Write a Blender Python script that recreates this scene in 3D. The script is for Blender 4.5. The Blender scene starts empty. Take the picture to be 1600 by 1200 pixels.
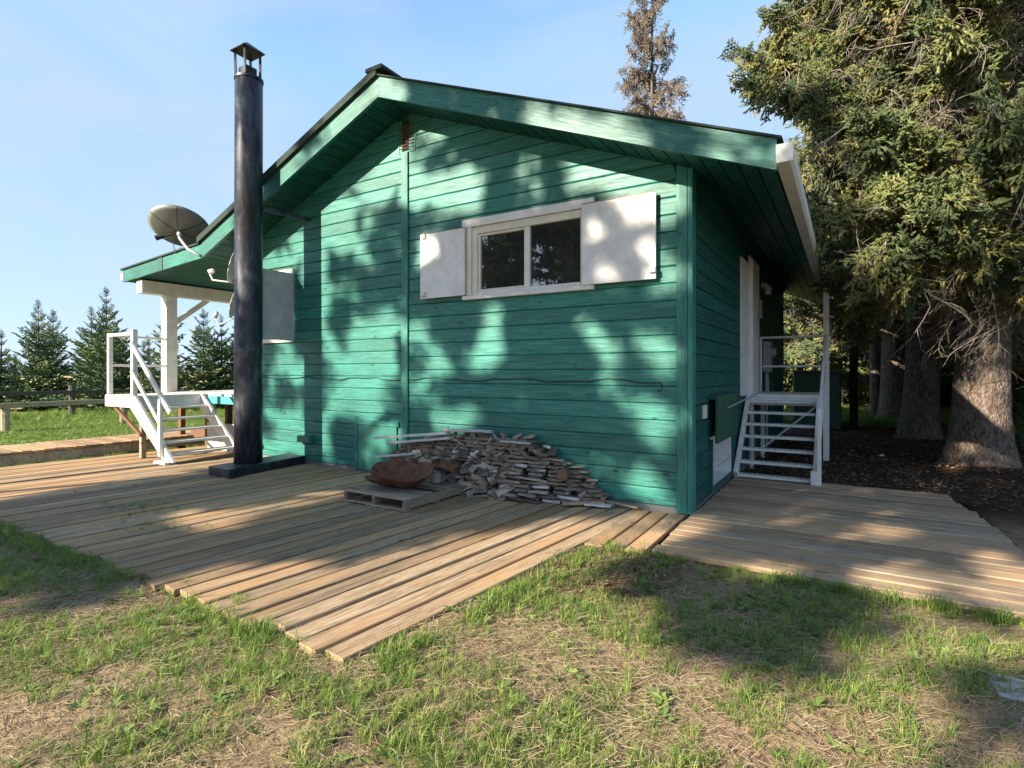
import bpy, bmesh, math, random
import numpy as np
from mathutils import Vector, Matrix, Euler, noise as mnoise
R = math.radians
rnd = random.Random(7)
sc = bpy.context.scene
col = sc.collection

# ------------------------------------------------------------------ camera, world, sun, exposure
cam_d = bpy.data.cameras.new('camera'); cam = bpy.data.objects.new('camera', cam_d); col.objects.link(cam)
cam.location = (1.424, -5.896, 1.4895); cam.rotation_euler = (R(90), 0, R(31.57))
cam_d.lens = 19.26; cam_d.sensor_width = 36; cam_d.shift_y = -0.01125; cam_d.clip_start = 0.05; cam_d.clip_end = 3000
sc.camera = cam
SUN = Vector((-.45, -1, .53)).normalized()
ELEV = math.asin(SUN.z); AZ = math.atan2(SUN.x, SUN.y)
world = bpy.data.worlds.new('World'); sc.world = world; world.use_nodes = True
wn = world.node_tree; wn.nodes.clear()
w_out = wn.nodes.new('ShaderNodeOutputWorld'); w_bg = wn.nodes.new('ShaderNodeBackground'); w_sky = wn.nodes.new('ShaderNodeTexSky')
w_sky.sky_type = 'NISHITA'; w_sky.sun_disc = False; w_sky.sun_elevation = ELEV; w_sky.sun_rotation = AZ % (2*math.pi)
w_sky.air_density = 1.0; w_sky.dust_density = .5; w_sky.ozone_density = 2.2; w_sky.altitude = 600
w_bg.inputs[1].default_value = 0.15
# thin high cirrus mixed into the sky
w_tc = wn.nodes.new('ShaderNodeTexCoord'); w_mp = wn.nodes.new('ShaderNodeMapping'); w_mp.inputs['Scale'].default_value = (1.2, 2.6, 5.0)
w_mp.inputs['Rotation'].default_value = (0, .35, .5)
w_n = wn.nodes.new('ShaderNodeTexNoise'); w_n.inputs['Scale'].default_value = 1.6; w_n.inputs['Detail'].default_value = 7; w_n.inputs['Distortion'].default_value = .9
w_r = wn.nodes.new('ShaderNodeValToRGB'); w_r.color_ramp.elements[0].position = .38; w_r.color_ramp.elements[1].position = .95
w_r.color_ramp.elements[0].color = (0, 0, 0, 1); w_r.color_ramp.elements[1].color = (.75, .75, .75, 1)
w_mix = wn.nodes.new('ShaderNodeMixRGB'); w_mix.inputs[2].default_value = (1.62, 1.80, 2.16, 1)
L = wn.links.new
L(w_tc.outputs['Generated'], w_mp.inputs[0]); L(w_mp.outputs[0], w_n.inputs[0]); L(w_n.outputs[0], w_r.inputs[0])
w_dk = wn.nodes.new('ShaderNodeMixRGB'); w_dk.blend_type = 'DARKEN'; w_dk.inputs[0].default_value = .85; w_dk.inputs[2].default_value = (1.12, 1.58, 2.22, 1)
L(w_sky.outputs[0], w_dk.inputs[1]); L(w_r.outputs[0], w_mix.inputs[0]); L(w_dk.outputs[0], w_mix.inputs[1]); L(w_mix.outputs[0], w_bg.inputs[0]); L(w_bg.outputs[0], w_out.inputs[0])
sun_d = bpy.data.lights.new('sun', 'SUN'); sun_d.energy = 5.0; sun_d.angle = R(.55); sun_d.color = (1, .87, .68)
sun = bpy.data.objects.new('sun', sun_d); col.objects.link(sun); sun.rotation_euler = SUN.to_track_quat('Z', 'Y').to_euler(); sun.location = (-8, -18, 12)
sc.view_settings.view_transform = 'Standard'; sc.view_settings.look = 'None'; sc.view_settings.gamma = 1; sc.view_settings.exposure = 1.58
try: sc.view_settings.use_curve_mapping = False
except Exception: pass

# ------------------------------------------------------------------ materials
def mat(name, build):
    m = bpy.data.materials.new(name); m.use_nodes = True
    nt = m.node_tree; b = nt.nodes['Principled BSDF']; build(nt, b); return m
def N(nt, t, **kw):
    n = nt.nodes.new(t)
    for k, v in kw.items():
        if k in n.inputs.keys(): n.inputs[k].default_value = v
        else: setattr(n, k, v)
    return n
def ramp(nt, src, stops, interp='LINEAR'):
    r = nt.nodes.new('ShaderNodeValToRGB'); cr = r.color_ramp; cr.interpolation = interp
    while len(cr.elements) < len(stops): cr.elements.new(.5)
    for e, (p, c) in zip(cr.elements, stops):
        e.position = p; e.color = (c[0], c[1], c[2], 1) if hasattr(c, '__len__') else (c, c, c, 1)
    nt.links.new(src, r.inputs[0]); return r.outputs[0]
def coords(nt, scale, kind='Object', rand=True):
    tc = N(nt, 'ShaderNodeTexCoord'); out = tc.outputs[kind]
    if rand:
        oi = N(nt, 'ShaderNodeObjectInfo'); mu = N(nt, 'ShaderNodeMath', operation='MULTIPLY'); mu.inputs[1].default_value = 37.0
        nt.links.new(oi.outputs['Random'], mu.inputs[0])
        ad = N(nt, 'ShaderNodeVectorMath', operation='ADD'); nt.links.new(out, ad.inputs[0]); nt.links.new(mu.outputs[0], ad.inputs[1]); out = ad.outputs[0]
    mp = N(nt, 'ShaderNodeMapping'); mp.inputs['Scale'].default_value = scale; nt.links.new(out, mp.inputs[0]); return mp.outputs[0]
def noise(nt, vec, scale=1, detail=4, rough=.55, dist=0):
    n = N(nt, 'ShaderNodeTexNoise', Scale=scale, Detail=detail, Roughness=rough, Distortion=dist)
    if vec is not None: nt.links.new(vec, n.inputs[0])
    return n.outputs[0]
def mix(nt, a, b, fac, blend='MIX'):
    m = N(nt, 'ShaderNodeMixRGB', blend_type=blend)
    for i, v in ((1, a), (2, b), (0, fac)):
        if hasattr(v, 'is_linked') or isinstance(v, bpy.types.NodeSocket): nt.links.new(v, m.inputs[i])
        elif i == 0: m.inputs[0].default_value = v
        else: m.inputs[i].default_value = (*v, 1)
    return m.outputs[0]
def bump(nt, b, h, strength=.3, dist=.01):
    bp = N(nt, 'ShaderNodeBump', Strength=strength, Distance=dist); nt.links.new(h, bp.inputs['Height']); nt.links.new(bp.outputs[0], b.inputs['Normal'])
def objrand(nt): return N(nt, 'ShaderNodeObjectInfo').outputs['Random']

def wood_mat(name, c_dark, c_mid, c_light, grain=(2.2, 48, 48), rough=.85, var=.5, tint=None, bstr=.5):
    def f(nt, b):
        g = noise(nt, coords(nt, grain), 1.6, 7, .68, .5)
        base = ramp(nt, g, [(.28, c_dark), (.5, c_mid), (.74, c_light)])
        blot = noise(nt, coords(nt, (.9, 3.2, 3.2)), 1.3, 5, .6)
        base = mix(nt, base, ramp(nt, blot, [(.3, .5), (.55, 1.0), (.8, 1.3)]), .5, 'MULTIPLY')
        fine = noise(nt, coords(nt, (grain[0]*2.5, grain[1]*3.2, grain[2]*3.2)), 1.5, 6, .75)
        base = mix(nt, base, ramp(nt, fine, [(.36, .35), (.50, 1.0), (.7, 1.25)]), .8, 'MULTIPLY')
        if tint: base = mix(nt, base, tint, ramp(nt, noise(nt, coords(nt, (.5, 1.5, 1.5)), 1.1, 3), [(.42, 0.0), (.68, .75)]))
        base = mix(nt, base, ramp(nt, objrand(nt), [(0, 1 - var*.55), (.5, 1.0), (1, 1 + var*.45)]), 1.0, 'MULTIPLY')
        knot = N(nt, 'ShaderNodeTexVoronoi', Scale=1.0); nt.links.new(coords(nt, (1.7, 7, 7)), knot.inputs[0])
        base = mix(nt, base, ramp(nt, knot.outputs['Distance'], [(0.05, (.28, .22, .18)), (.13, (1, 1, 1))]), .8, 'MULTIPLY')
        nt.links.new(base, b.inputs['Base Color']); b.inputs['Roughness'].default_value = rough; b.inputs['Specular IOR Level'].default_value = .25
        bump(nt, b, g, bstr, .006)
    return mat(name, f)
def green_mat(name, grain, dark=1.0):
    def f(nt, b):
        g = noise(nt, coords(nt, tuple(s_*1.6 for s_ in grain)), 1.5, 10, .78, .4)
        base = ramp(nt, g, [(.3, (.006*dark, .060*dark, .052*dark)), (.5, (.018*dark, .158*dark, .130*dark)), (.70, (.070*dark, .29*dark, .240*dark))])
        big = noise(nt, coords(nt, (.8, 1.6, 1.6)), 1.2, 4)
        base = mix(nt, base, ramp(nt, big, [(.3, .72), (.7, 1.25)]), .7, 'MULTIPLY')
        base = mix(nt, base, ramp(nt, objrand(nt), [(0, .86), (1, 1.16)]), 1.0, 'MULTIPLY')
        kn = N(nt, 'ShaderNodeTexVoronoi', Scale=1.0, Randomness=1.0); nt.links.new(coords(nt, tuple(3.0 if s < 5 else 6.5 for s in grain)), kn.inputs[0])
        base = mix(nt, base, ramp(nt, kn.outputs['Distance'], [(.04, (.12, .2, .2)), (.15, (1, 1, 1))]), .9, 'MULTIPLY')
        sp = noise(nt, coords(nt, tuple(s*2.2 for s in grain)), 2.5, 3)
        base = mix(nt, base, (.30, .42, .34), ramp(nt, sp, [(.68, 0.0), (.80, .55)]))
        nt.links.new(base, b.inputs['Base Color']); b.inputs['Specular IOR Level'].default_value = .45 if dark > .7 else .2
        nt.links.new(ramp(nt, g, [(.3, .60), (.7, .40)]), b.inputs['Roughness'])
        bump(nt, b, g, .55, .004)
    return mat(name, f)
def paint_mat(name, c, rust=0.0, rough=.5, rustcol=(.25, .13, .06), scale=5):
    def f(nt, b):
        n1 = noise(nt, coords(nt, (1, 1, 1)), scale, 6, .65)
        base = mix(nt, c, tuple(x*.8 for x in c), ramp(nt, n1, [(.35, 1.0), (.65, 0.0)]))
        n2 = noise(nt, coords(nt, (1, 1, 1)), scale*3.1, 6, .7)
        if rust > 0: base = mix(nt, base, rustcol, ramp(nt, n2, [(.70 - rust*.2, 0.0), (.78 - rust*.2, .9)]))
        nt.links.new(base, b.inputs['Base Color']); b.inputs['Roughness'].default_value = rough
        bump(nt, b, n2, .12, .003)
    return mat(name, f)
M = {}
M['siding'] = green_mat('green_stained_boards', (1.2, 22, 22))
M['siding_y'] = green_mat('green_stained_boards_side_shade', (22, 1.2, 22), .55)  # side-wall shade put into a darker copy of the gable siding
M['siding_z'] = green_mat('green_stained_trim', (22, 22, 1.3), 1.05)
M['fascia'] = green_mat('green_fascia_paint', (1.3, 18, 18), .85)
M['soffit'] = green_mat('green_soffit_boards_shade', (18, 1.2, 18), .42)  # shade under the eaves put into a darker green
M['green_panel'] = paint_mat('green_panel_paint', (.02, .15, .12), 0, .45)
M['dark_green'] = paint_mat('dark_green_paint', (.012, .09, .055), 0, .5)
M['vent_brown'] = paint_mat('brown_vent_slats', (.055, .030, .026), 0, .7)
M['teal'] = paint_mat('teal_paint', (.06, .33, .32), 0, .5)
M['white'] = paint_mat('white_paint', (.74, .73, .70), .12, .5)
M['white_rusty'] = paint_mat('white_paint_rust_spots', (.76, .76, .76), .28, .5)
M['white_wood'] = paint_mat('white_painted_wood', (.72, .70, .66), .16, .6, (.35, .25, .15))
M['cream'] = paint_mat('cream_vinyl', (.70, .66, .55), .05, .45)
M['grey_sheet'] = paint_mat('grey_sheet_metal', (.50, .50, .48), .1, .5)
M['deck'] = wood_mat('weathered_deck_wood', (.11, .078, .05), (.32, .235, .148), (.52, .41, .285), tint=(.42, .24, .11), var=.5)
M['deck_side'] = wood_mat('weathered_grey_deck_wood', (.11, .085, .06), (.34, .265, .18), (.54, .44, .32), tint=(.38, .24, .13), var=.45)
M['pallet'] = wood_mat('grey_pallet_wood', (.12, .09, .065), (.30, .24, .18), (.44, .37, .29))
M['offcut'] = wood_mat('grey_offcut_wood', (.09, .075, .06), (.29, .24, .19), (.50, .44, .37), grain=(4, 40, 40), var=1.1)
M['offcut_warm'] = wood_mat('tan_offcut_wood', (.13, .08, .05), (.32, .22, .14), (.50, .38, .26), grain=(4, 40, 40), var=.9)
M['pale_board'] = wood_mat('pale_grey_board', (.32, .31, .30), (.55, .54, .52), (.70, .69, .67), grain=(2, 30, 30), var=.3)
M['post_wood'] = wood_mat('treated_fence_wood', (.16, .14, .10), (.33, .29, .20), (.46, .41, .30), grain=(3, 20, 20))
M['shaded_wood'] = wood_mat('shade_darkened_fence_wood', (.04, .035, .03), (.09, .08, .065), (.15, .13, .11), grain=(3, 20, 20))  # dark tone stands in for the shade of the spruce row
M['red_wood'] = paint_mat('reddish_framing_wood', (.15, .07, .042), 0, .8)
def f_dark(nt, b): b.inputs['Base Color'].default_value = (.012, .012, .012, 1); b.inputs['Roughness'].default_value = .9
M['black'] = mat('near_black', f_dark)
M['foundation'] = paint_mat('grey_foundation', (.17, .17, .18), 0, .9, scale=9)
M['roofing'] = paint_mat('dark_roofing_felt', (.022, .04, .032), 0, .9, scale=14)
def f_pipe(nt, b):
    g = noise(nt, coords(nt, (1, 1, .35), rand=False), 5.5, 8, .72, .5)
    base = ramp(nt, g, [(.32, (.008, .010, .016)), (.5, (.026, .030, .045)), (.62, (.075, .08, .10)), (.74, (.28, .26, .25))])  # pale blotches put highlights into the mottled steel colour
    nt.links.new(base, b.inputs['Base Color']); b.inputs['Metallic'].default_value = .35
    nt.links.new(ramp(nt, g, [(.3, .32), (.75, .6)]), b.inputs['Roughness']); bump(nt, b, g, .1, .004)
M['pipe'] = mat('blue_black_steel_with_highlights', f_pipe)
def f_rust(nt, b):
    g = noise(nt, coords(nt, (1, 1, 1), rand=False), 9, 8, .7, .6)
    nt.links.new(ramp(nt, g, [(.3, (.035, .014, .009)), (.5, (.12, .046, .024)), (.66, (.22, .09, .05)), (.8, (.36, .21, .14))]), b.inputs['Base Color'])
    b.inputs['Roughness'].default_value = .85; bump(nt, b, g, .5, .012)
M['rust'] = mat('rusty_sheet_steel', f_rust)
def f_glass(nt, b):
    b.inputs['Base Color'].default_value = (.02, .022, .024, 1); b.inputs['Roughness'].default_value = .015
    b.inputs['Specular IOR Level'].default_value = 1.0; b.inputs['Coat Weight'].default_value = 1.0; b.inputs['Coat Roughness'].default_value = .01; b.inputs['IOR'].default_value = 1.8
    w = noise(nt, coords(nt, (1, 1, 1)), .8, 2); bump(nt, b, w, .03, .02)
M['glass'] = mat('dark_window_glass', f_glass)
def f_dish(nt, b): b.inputs['Base Color'].default_value = (.20, .22, .22, 1); b.inputs['Roughness'].default_value = .5; b.inputs['Metallic'].default_value = .3
M['dish'] = mat('dark_grey_dish', f_dish)
M['dish_light'] = paint_mat('light_grey_dish', (.42, .43, .42), 0, .5)
M['metal'] = paint_mat('galvanised_metal', (.38, .39, .40), .05, .4)
def f_bark(nt, b):
    v = N(nt, 'ShaderNodeTexVoronoi', Scale=1.0); nt.links.new(coords(nt, (34, 34, 17), rand=False), v.inputs[0])
    n = noise(nt, coords(nt, (1, 1, .5), rand=False), 14, 8, .7, .5); n2 = noise(nt, coords(nt, (1, 1, 1), rand=False), 2.2, 4)
    base = ramp(nt, n, [(.28, (.05, .038, .03)), (.5, (.17, .13, .105)), (.72, (.34, .28, .235))])
    base = mix(nt, base, ramp(nt, v.outputs['Distance'], [(.1, 1.25), (.75, .4)]), .75, 'MULTIPLY')
    base = mix(nt, base, (.15, .155, .14), ramp(nt, n2, [(.45, 0.0), (.65, .5)]))
    nt.links.new(base, b.inputs['Base Color']); b.inputs['Roughness'].default_value = .95; b.inputs['Specular IOR Level'].default_value = .1
    h = mix(nt, n, ramp(nt, v.outputs['Distance'], [(0, 1.0), (.8, 0.0)]), .6); bump(nt, b, h, .9, .03)
M['bark'] = mat('flaky_spruce_bark', f_bark)
M['twig'] = paint_mat('dead_grey_twig', (.24, .21, .18), 0, .9)
def leafmat(name, stops, tl=.25, tipcol=None):
    def f(nt, b):
        n = noise(nt, coords(nt, (1, 1, 1)), 6, 3)
        r_ = N(nt, 'ShaderNodeMath', operation='MULTIPLY_ADD'); r_.inputs[1].default_value = .72; nt.links.new(objrand(nt), r_.inputs[0])
        m2 = N(nt, 'ShaderNodeMath', operation='MULTIPLY'); m2.inputs[1].default_value = .3; nt.links.new(n, m2.inputs[0]); nt.links.new(m2.outputs[0], r_.inputs[2])
        c = ramp(nt, r_.outputs[0], stops)
        nt.links.new(c, b.inputs['Base Color']); b.inputs['Roughness'].default_value = .6; b.inputs['Specular IOR Level'].default_value = .3
        t = N(nt, 'ShaderNodeBsdfTranslucent'); nt.links.new(c, t.inputs[0]); ms = N(nt, 'ShaderNodeMixShader'); ms.inputs[0].default_value = tl
        nt.links.new(b.outputs[0], ms.inputs[1]); nt.links.new(t.outputs[0], ms.inputs[2]); nt.links.new(ms.outputs[0], nt.nodes['Material Output'].inputs[0])
    return mat(name, f)
M['spruce'] = leafmat('spruce_needles', [(.0, (.055, .095, .06)), (.3, (.13, .18, .085)), (.55, (.21, .25, .095)), (.8, (.33, .32, .12)), (1, (.32, .23, .12))], .35)
M['spruce_young'] = leafmat('young_spruce_needles', [(.0, (.07, .125, .075)), (.5, (.14, .21, .10)), (1, (.24, .30, .13))])
M['spruce_brown'] = leafmat('dry_brown_cones_and_needles', [(.0, (.12, .10, .085)), (.5, (.21, .18, .15)), (1, (.30, .25, .20))], .1)
M['grass'] = leafmat('green_grass_blades', [(.0, (.07, .14, .03)), (.4, (.15, .25, .05)), (.75, (.26, .34, .08)), (1, (.40, .41, .16))], .35)
M['straw'] = leafmat('dry_straw', [(.0, (.18, .13, .075)), (.5, (.35, .275, .16)), (1, (.50, .43, .27))], .15)
M['litter'] = leafmat('leaf_and_cone_litter', [(.0, (.06, .035, .022)), (.6, (.15, .09, .05)), (.9, (.3, .22, .14)), (1, (.5, .46, .38))], .1)
M['weed'] = leafmat('broad_weed_leaves', [(.0, (.08, .14, .035)), (.6, (.16, .24, .06)), (1, (.28, .33, .11))], .3)

# ------------------------------------------------------------------ object helpers
def tag(o, label=None, cat=None, group=None, kind=None):
    for k, v in (('label', label), ('category', cat), ('group', group), ('kind', kind)):
        if v: o[k] = v
    return o
def empty(name, loc=(0, 0, 0), rz=0):
    o = bpy.data.objects.new(name, None); o.location = loc; o.rotation_euler = (0, 0, rz); o.empty_display_size = .2; col.objects.link(o); return o
def thing(name, label, cat, loc=(0, 0, 0), rz=0, group=None): return tag(empty(name, loc, rz), label, cat, group)
def meshobj(name, verts, faces, m, parent=None, smooth=False):
    me = bpy.data.meshes.new(name); me.from_pydata([tuple(v) for v in verts], [], faces); me.update()
    if m: me.materials.append(m)
    if smooth: me.polygons.foreach_set('use_smooth', [True]*len(me.polygons))
    o = bpy.data.objects.new(name, me); col.objects.link(o)
    if parent: o.parent = parent; o.matrix_parent_inverse = Matrix.Translation(-Vector(root_of(parent).location)) if False else Matrix()
    return o
def root_of(o):
    while o.parent: o = o.parent
    return o
class MB:
    def __init__(s): s.v = []; s.f = []
    def add(s, v, f):
        b = len(s.v); s.v += [tuple(x) for x in v]; s.f += [tuple(i + b for i in q) for q in f]; return s
    def box(s, a, b):
        x0, y0, z0 = (min(a[i], b[i]) for i in range(3)); x1, y1, z1 = (max(a[i], b[i]) for i in range(3))
        return s.add([(x0,y0,z0),(x1,y0,z0),(x1,y1,z0),(x0,y1,z0),(x0,y0,z1),(x1,y0,z1),(x1,y1,z1),(x0,y1,z1)],
                     [(0,3,2,1),(4,5,6,7),(0,1,5,4),(1,2,6,5),(2,3,7,6),(3,0,4,7)])
    def cbox(s, a, b, c=.004):   # chamfered box
        x0, y0, z0 = (min(a[i], b[i]) for i in range(3)); x1, y1, z1 = (max(a[i], b[i]) for i in range(3))
        bm = bmesh.new(); bmesh.ops.create_cube(bm, size=1)
        for v in bm.verts: v.co = Vector(((x0+x1)/2 + v.co.x*(x1-x0), (y0+y1)/2 + v.co.y*(y1-y0), (z0+z1)/2 + v.co.z*(z1-z0)))
        c = min(c, .3*min(x1-x0, y1-y0, z1-z0))
        bmesh.ops.bevel(bm, geom=bm.edges[:], offset=c, segments=1, affect='EDGES')
        bm.verts.index_update(); s.add([v.co[:] for v in bm.verts], [tuple(v.index for v in f.verts) for f in bm.faces]); bm.free(); return s
    def prism(s, prof, p0, p1, up=(0, 0, 1)):  # prof: 2D list (side, up) swept p0->p1
        p0, p1 = Vector(p0), Vector(p1); d = (p1 - p0).normalized(); up = Vector(up); sd = d.cross(up).normalized(); u = sd.cross(d)
        n = len(prof); v = [p + sd*a + u*b_ for p in (p0, p1) for a, b_ in prof]
        f = [(i, (i+1) % n, n + (i+1) % n, n + i) for i in range(n)] + [tuple(range(n-1, -1, -1)), tuple(range(n, 2*n))]
        return s.add(v, f)
    def beam(s, p0, p1, w, h, up=(0, 0, 1)):
        c = min(w, h)*.08; a, b_ = w/2, h/2
        return s.prism([(-a+c, -b_), (a-c, -b_), (a, -b_+c), (a, b_-c), (a-c, b_), (-a+c, b_), (-a, b_-c), (-a, -b_+c)], p0, p1, up)
    def tube(s, pts, rad, n=8, cap=True):
        pts = [Vector(p) for p in pts]; rad = rad if hasattr(rad, '__len__') else [rad]*len(pts); vs = []; fs = []
        for i, p in enumerate(pts):
            d = (pts[min(i+1, len(pts)-1)] - pts[max(i-1, 0)]).normalized(); a = Vector((0, 0, 1)) if abs(d.z) < .95 else Vector((1, 0, 0))
            u = d.cross(a).normalized(); w_ = d.cross(u)
            for k in range(n):
                t = 2*math.pi*k/n; vs.append(p + (u*math.cos(t) + w_*math.sin(t))*rad[i])
        for i in range(len(pts)-1):
            for k in range(n): fs.append((i*n+k, i*n+(k+1) % n, (i+1)*n+(k+1) % n, (i+1)*n+k))
        if cap: fs += [tuple(range(n-1, -1, -1)), tuple(range(len(vs)-n, len(vs)))]
        return s.add(vs, fs)
    def build(s, name, m, parent=None, smooth=False): return meshobj(name, s.v, s.f, m, parent, smooth)
def box(name, a, b, m, parent=None, c=.004): return MB().cbox(a, b, c).build(name, m, parent)
def plank_mesh(name, L_, w, t, m, seed):
    """plank of length L_ along local +X from 0, width along Y centred, top at z=0; slightly worn ends"""
    r_ = random.Random(seed); n = 4; vs = []; fs = []; c = min(.006, t*.25)
    prof = [(-w/2+c, -t), (w/2-c, -t), (w/2, -t+c), (w/2, -c), (w/2-c, 0), (-w/2+c, 0), (-w/2, -c), (-w/2, -t+c)]
    xs = [0, L_*.34, L_*.67, L_]
    for i, x in enumerate(xs):
        oy = r_.uniform(-.004, .004)*w/.18; oz = r_.uniform(-.0035, .0025)
        for (a, b_) in prof:
            jx = (r_.uniform(0, .008) if i == 0 else (-r_.uniform(0, .008) if i == 3 else 0)); vs.append((x + jx, a + oy, b_ + oz))
    k = 8
    for i in range(3):
        for j in range(k): fs.append((i*k+j, i*k+(j+1) % k, (i+1)*k+(j+1) % k, (i+1)*k+j))
    fs += [tuple(range(k-1, -1, -1)), tuple(range(3*k, 4*k))]
    fs = [tuple(reversed(q)) for q in fs]
    me = bpy.data.meshes.new(name); me.from_pydata(vs, [], fs); bm = bmesh.new(); bm.from_mesh(me); bmesh.ops.recalc_face_normals(bm, faces=bm.faces[:]); bm.to_mesh(me); bm.free()
    me.materials.append(m); return me
def plank(name, me, p0, p1, L_, parent, tilt=0):
    o = bpy.data.objects.new(name, me); col.objects.link(o); o.parent = parent
    p0, p1 = Vector(p0), Vector(p1); d = (p1 - p0); l = d.length; d.normalize()
    y = Vector((0, 0, 1)).cross(d).normalized(); z = d.cross(y)
    mt = Matrix((d, y, z)).transposed().to_4x4(); mt = mt @ Matrix.Rotation(tilt, 4, 'X') @ Matrix.Diagonal((l/L_, 1, 1, 1)); mt.translation = p0
    if parent: mt = Matrix.Translation(-Vector(parent.location)) @ mt if parent.rotation_euler.z == 0 else parent.matrix_basis.inverted() @ mt
    o.matrix_local = mt; return o

# ------------------------------------------------------------------ ground
def fbm(x, y, s=1.0): return mnoise.fractal(Vector((x*s, y*s, 3.3)), 1.0, 2.0, 4)
def deck_near(y): return y > -3.93
def on_deck(x, y, m=.0):
    e = -.8 + .1*(y + 3.91)
    if -10.3 < x < e - m and -3.9 + m < y < 2.3: return True
    if -.6 < x < 0.1 and -1.43 + m < y < .5: return True
    if 0 < x < 2.66 - m and -1.36 + m < y < 2.43: return True
    if -11.6 < x < -10.1 and -5.2 < y < 6: return True
    if -8 < x < 0 and y > -.05 and y < 9.4: return True
    return False
def axis(lo, hi, fine0, fine1, step, grow=1.22):
    a = list(np.arange(fine0, fine1, step)); s = step; x = fine0
    while x > lo: s *= grow; x -= s; a.insert(0, x)
    s = step; x = a[-1]
    while x < hi: s *= grow; x += s; a.append(x)
    return a
xs = axis(-1500, 1500, -13, 6.5, .085); ys = axis(-1500, 1500, -6.2, 8.0, .085)
def gz(x, y):
    b = -.045
    if on_deck(x, y, .06): return -.22
    d = max(abs(x), abs(y))
    if d > 60: return b - .15
    f = mnoise.noise(Vector((x*.6, y*.6, 0)))*.02 + mnoise.noise(Vector((x*3.1, y*3.1, 5)))*.012 + mnoise.noise(Vector((x*9, y*9, 9)))*.007
    mound = 0
    for tx, ty, r_ in ((3.35, 5.1, 1.3), (2.95, 8.9, 1.3), (2.65, 13.4, 1.5)):
        q = math.hypot(x-tx, y-ty)/r_
        if q < 1: mound = max(mound, .10*(1-q)**1.2)
    return b + f + mound
gv = [(x, y, gz(x, y)) for y in ys for x in xs]; nx = len(xs)
gf = [(j*nx+i, j*nx+i+1, (j+1)*nx+i+1, (j+1)*nx+i) for j in range(len(ys)-1) for i in range(nx-1)]
def f_ground(nt, b):
    c = coords(nt, (1, 1, 1), rand=False); sep = N(nt, 'ShaderNodeSeparateXYZ'); nt.links.new(c, sep.inputs[0])
    n1 = noise(nt, c, 1.1, 6, .65); n2 = noise(nt, c, 9, 8, .75); n3 = noise(nt, c, 48, 6, .75); n4 = noise(nt, c, .35, 5)
    dirt = ramp(nt, n2, [(.3, (.13, .075, .052)), (.5, (.27, .17, .125)), (.7, (.42, .30, .22))])
    dirt = mix(nt, dirt, ramp(nt, n3, [(.3, .5), (.7, 1.5)]), .8, 'MULTIPLY')
    straw = ramp(nt, n3, [(.3, (.22, .16, .08)), (.6, (.42, .33, .19))]); moss = ramp(nt, n3, [(.3, (.05, .075, .02)), (.65, (.15, .19, .05))])
    near = mix(nt, dirt, straw, ramp(nt, n2, [(.42, 0.0), (.6, .8)])); near = mix(nt, near, moss, ramp(nt, n1, [(.45, 0.0), (.6, .7)]))
    duff = ramp(nt, n3, [(.3, (.020, .013, .010)), (.55, (.055, .036, .027)), (.72, (.13, .09, .065))])
    # bare duff under the big spruces: right side of the deck
    def sm(sock, a, b_):
        m = N(nt, 'ShaderNodeMapRange'); m.interpolation_type = 'SMOOTHSTEP'; m.inputs['From Min'].default_value = a; m.inputs['From Max'].default_value = b_; nt.links.new(sock, m.inputs[0]); return m.outputs[0]
    def mul(a, b_):
        m = N(nt, 'ShaderNodeMath', operation='MULTIPLY'); nt.links.new(a, m.inputs[0]); nt.links.new(b_, m.inputs[1]); return m.outputs[0]
    fx = sm(sep.outputs[0], -.5, .3); fy = mul(sm(sep.outputs[1], .5, 2.2), sm(sep.outputs[1], 13.5, 11.5)); dm = mul(fx, fy)
    near = mix(nt, near, duff, dm)
    lawn = ramp(nt, n3, [(.3, (.09,.14,.03)), (.65, (.20, .26, .07))]); lawn = mix(nt, lawn, (.30, .30, .12), ramp(nt, n1, [(.45, 0.0), (.7, .5)]))
    near = mix(nt, near, lawn, sm(sep.outputs[0], -10.5, -11.3)); near = mix(nt, near, lawn, mul(sm(sep.outputs[1], 11.5, 13.5), sm(sep.outputs[0], -30, -20)))
    field = ramp(nt, n4, [(.3, (.42, .32, .15)), (.6, (.55, .44, .22)), (.8, (.35, .34, .15))])
    near = mix(nt, near, field, sm(sep.outputs[0], -24.5, -28)); near = mix(nt, near, field, sm(sep.outputs[1], 60, 75))
    nt.links.new(near, b.inputs['Base Color']); b.inputs['Roughness'].default_value = .95; b.inputs['Specular IOR Level'].default_value = .1
    bump(nt, b, mix(nt, n3, n2, .4), .8, .03)
M['ground'] = mat('dirt_straw_and_lawn', f_ground)
g = meshobj('ground', gv, gf, M['ground'], None, True); tag(g, kind='structure')
# low wooded rise on the horizon
hv = []; hf = []
for i in range(181):
    a = math.pi*2*i/180; 
    for k, (r_, h) in enumerate(((700, -1), (720, 5 + 3.5*mnoise.noise(Vector((i*.35, 0, 0)))), (760, 8 + 5*mnoise.noise(Vector((i*.22, 2, 0)))), (900, -1))):
        hv.append((r_*math.cos(a), r_*math.sin(a), h if 0 < k < 3 else h))
for i in range(180):
    for k in range(3): hf.append((i*4+k, i*4+k+1, (i+1)*4+k+1, (i+1)*4+k))
M['hills'] = paint_mat('hazy_wooded_green', (.09, .15, .14), 0, 1, scale=.05)  # bluish green carries the distance haze in its colour
tag(meshobj('hills', hv, hf, M['hills'], None, True), kind='structure')

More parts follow.
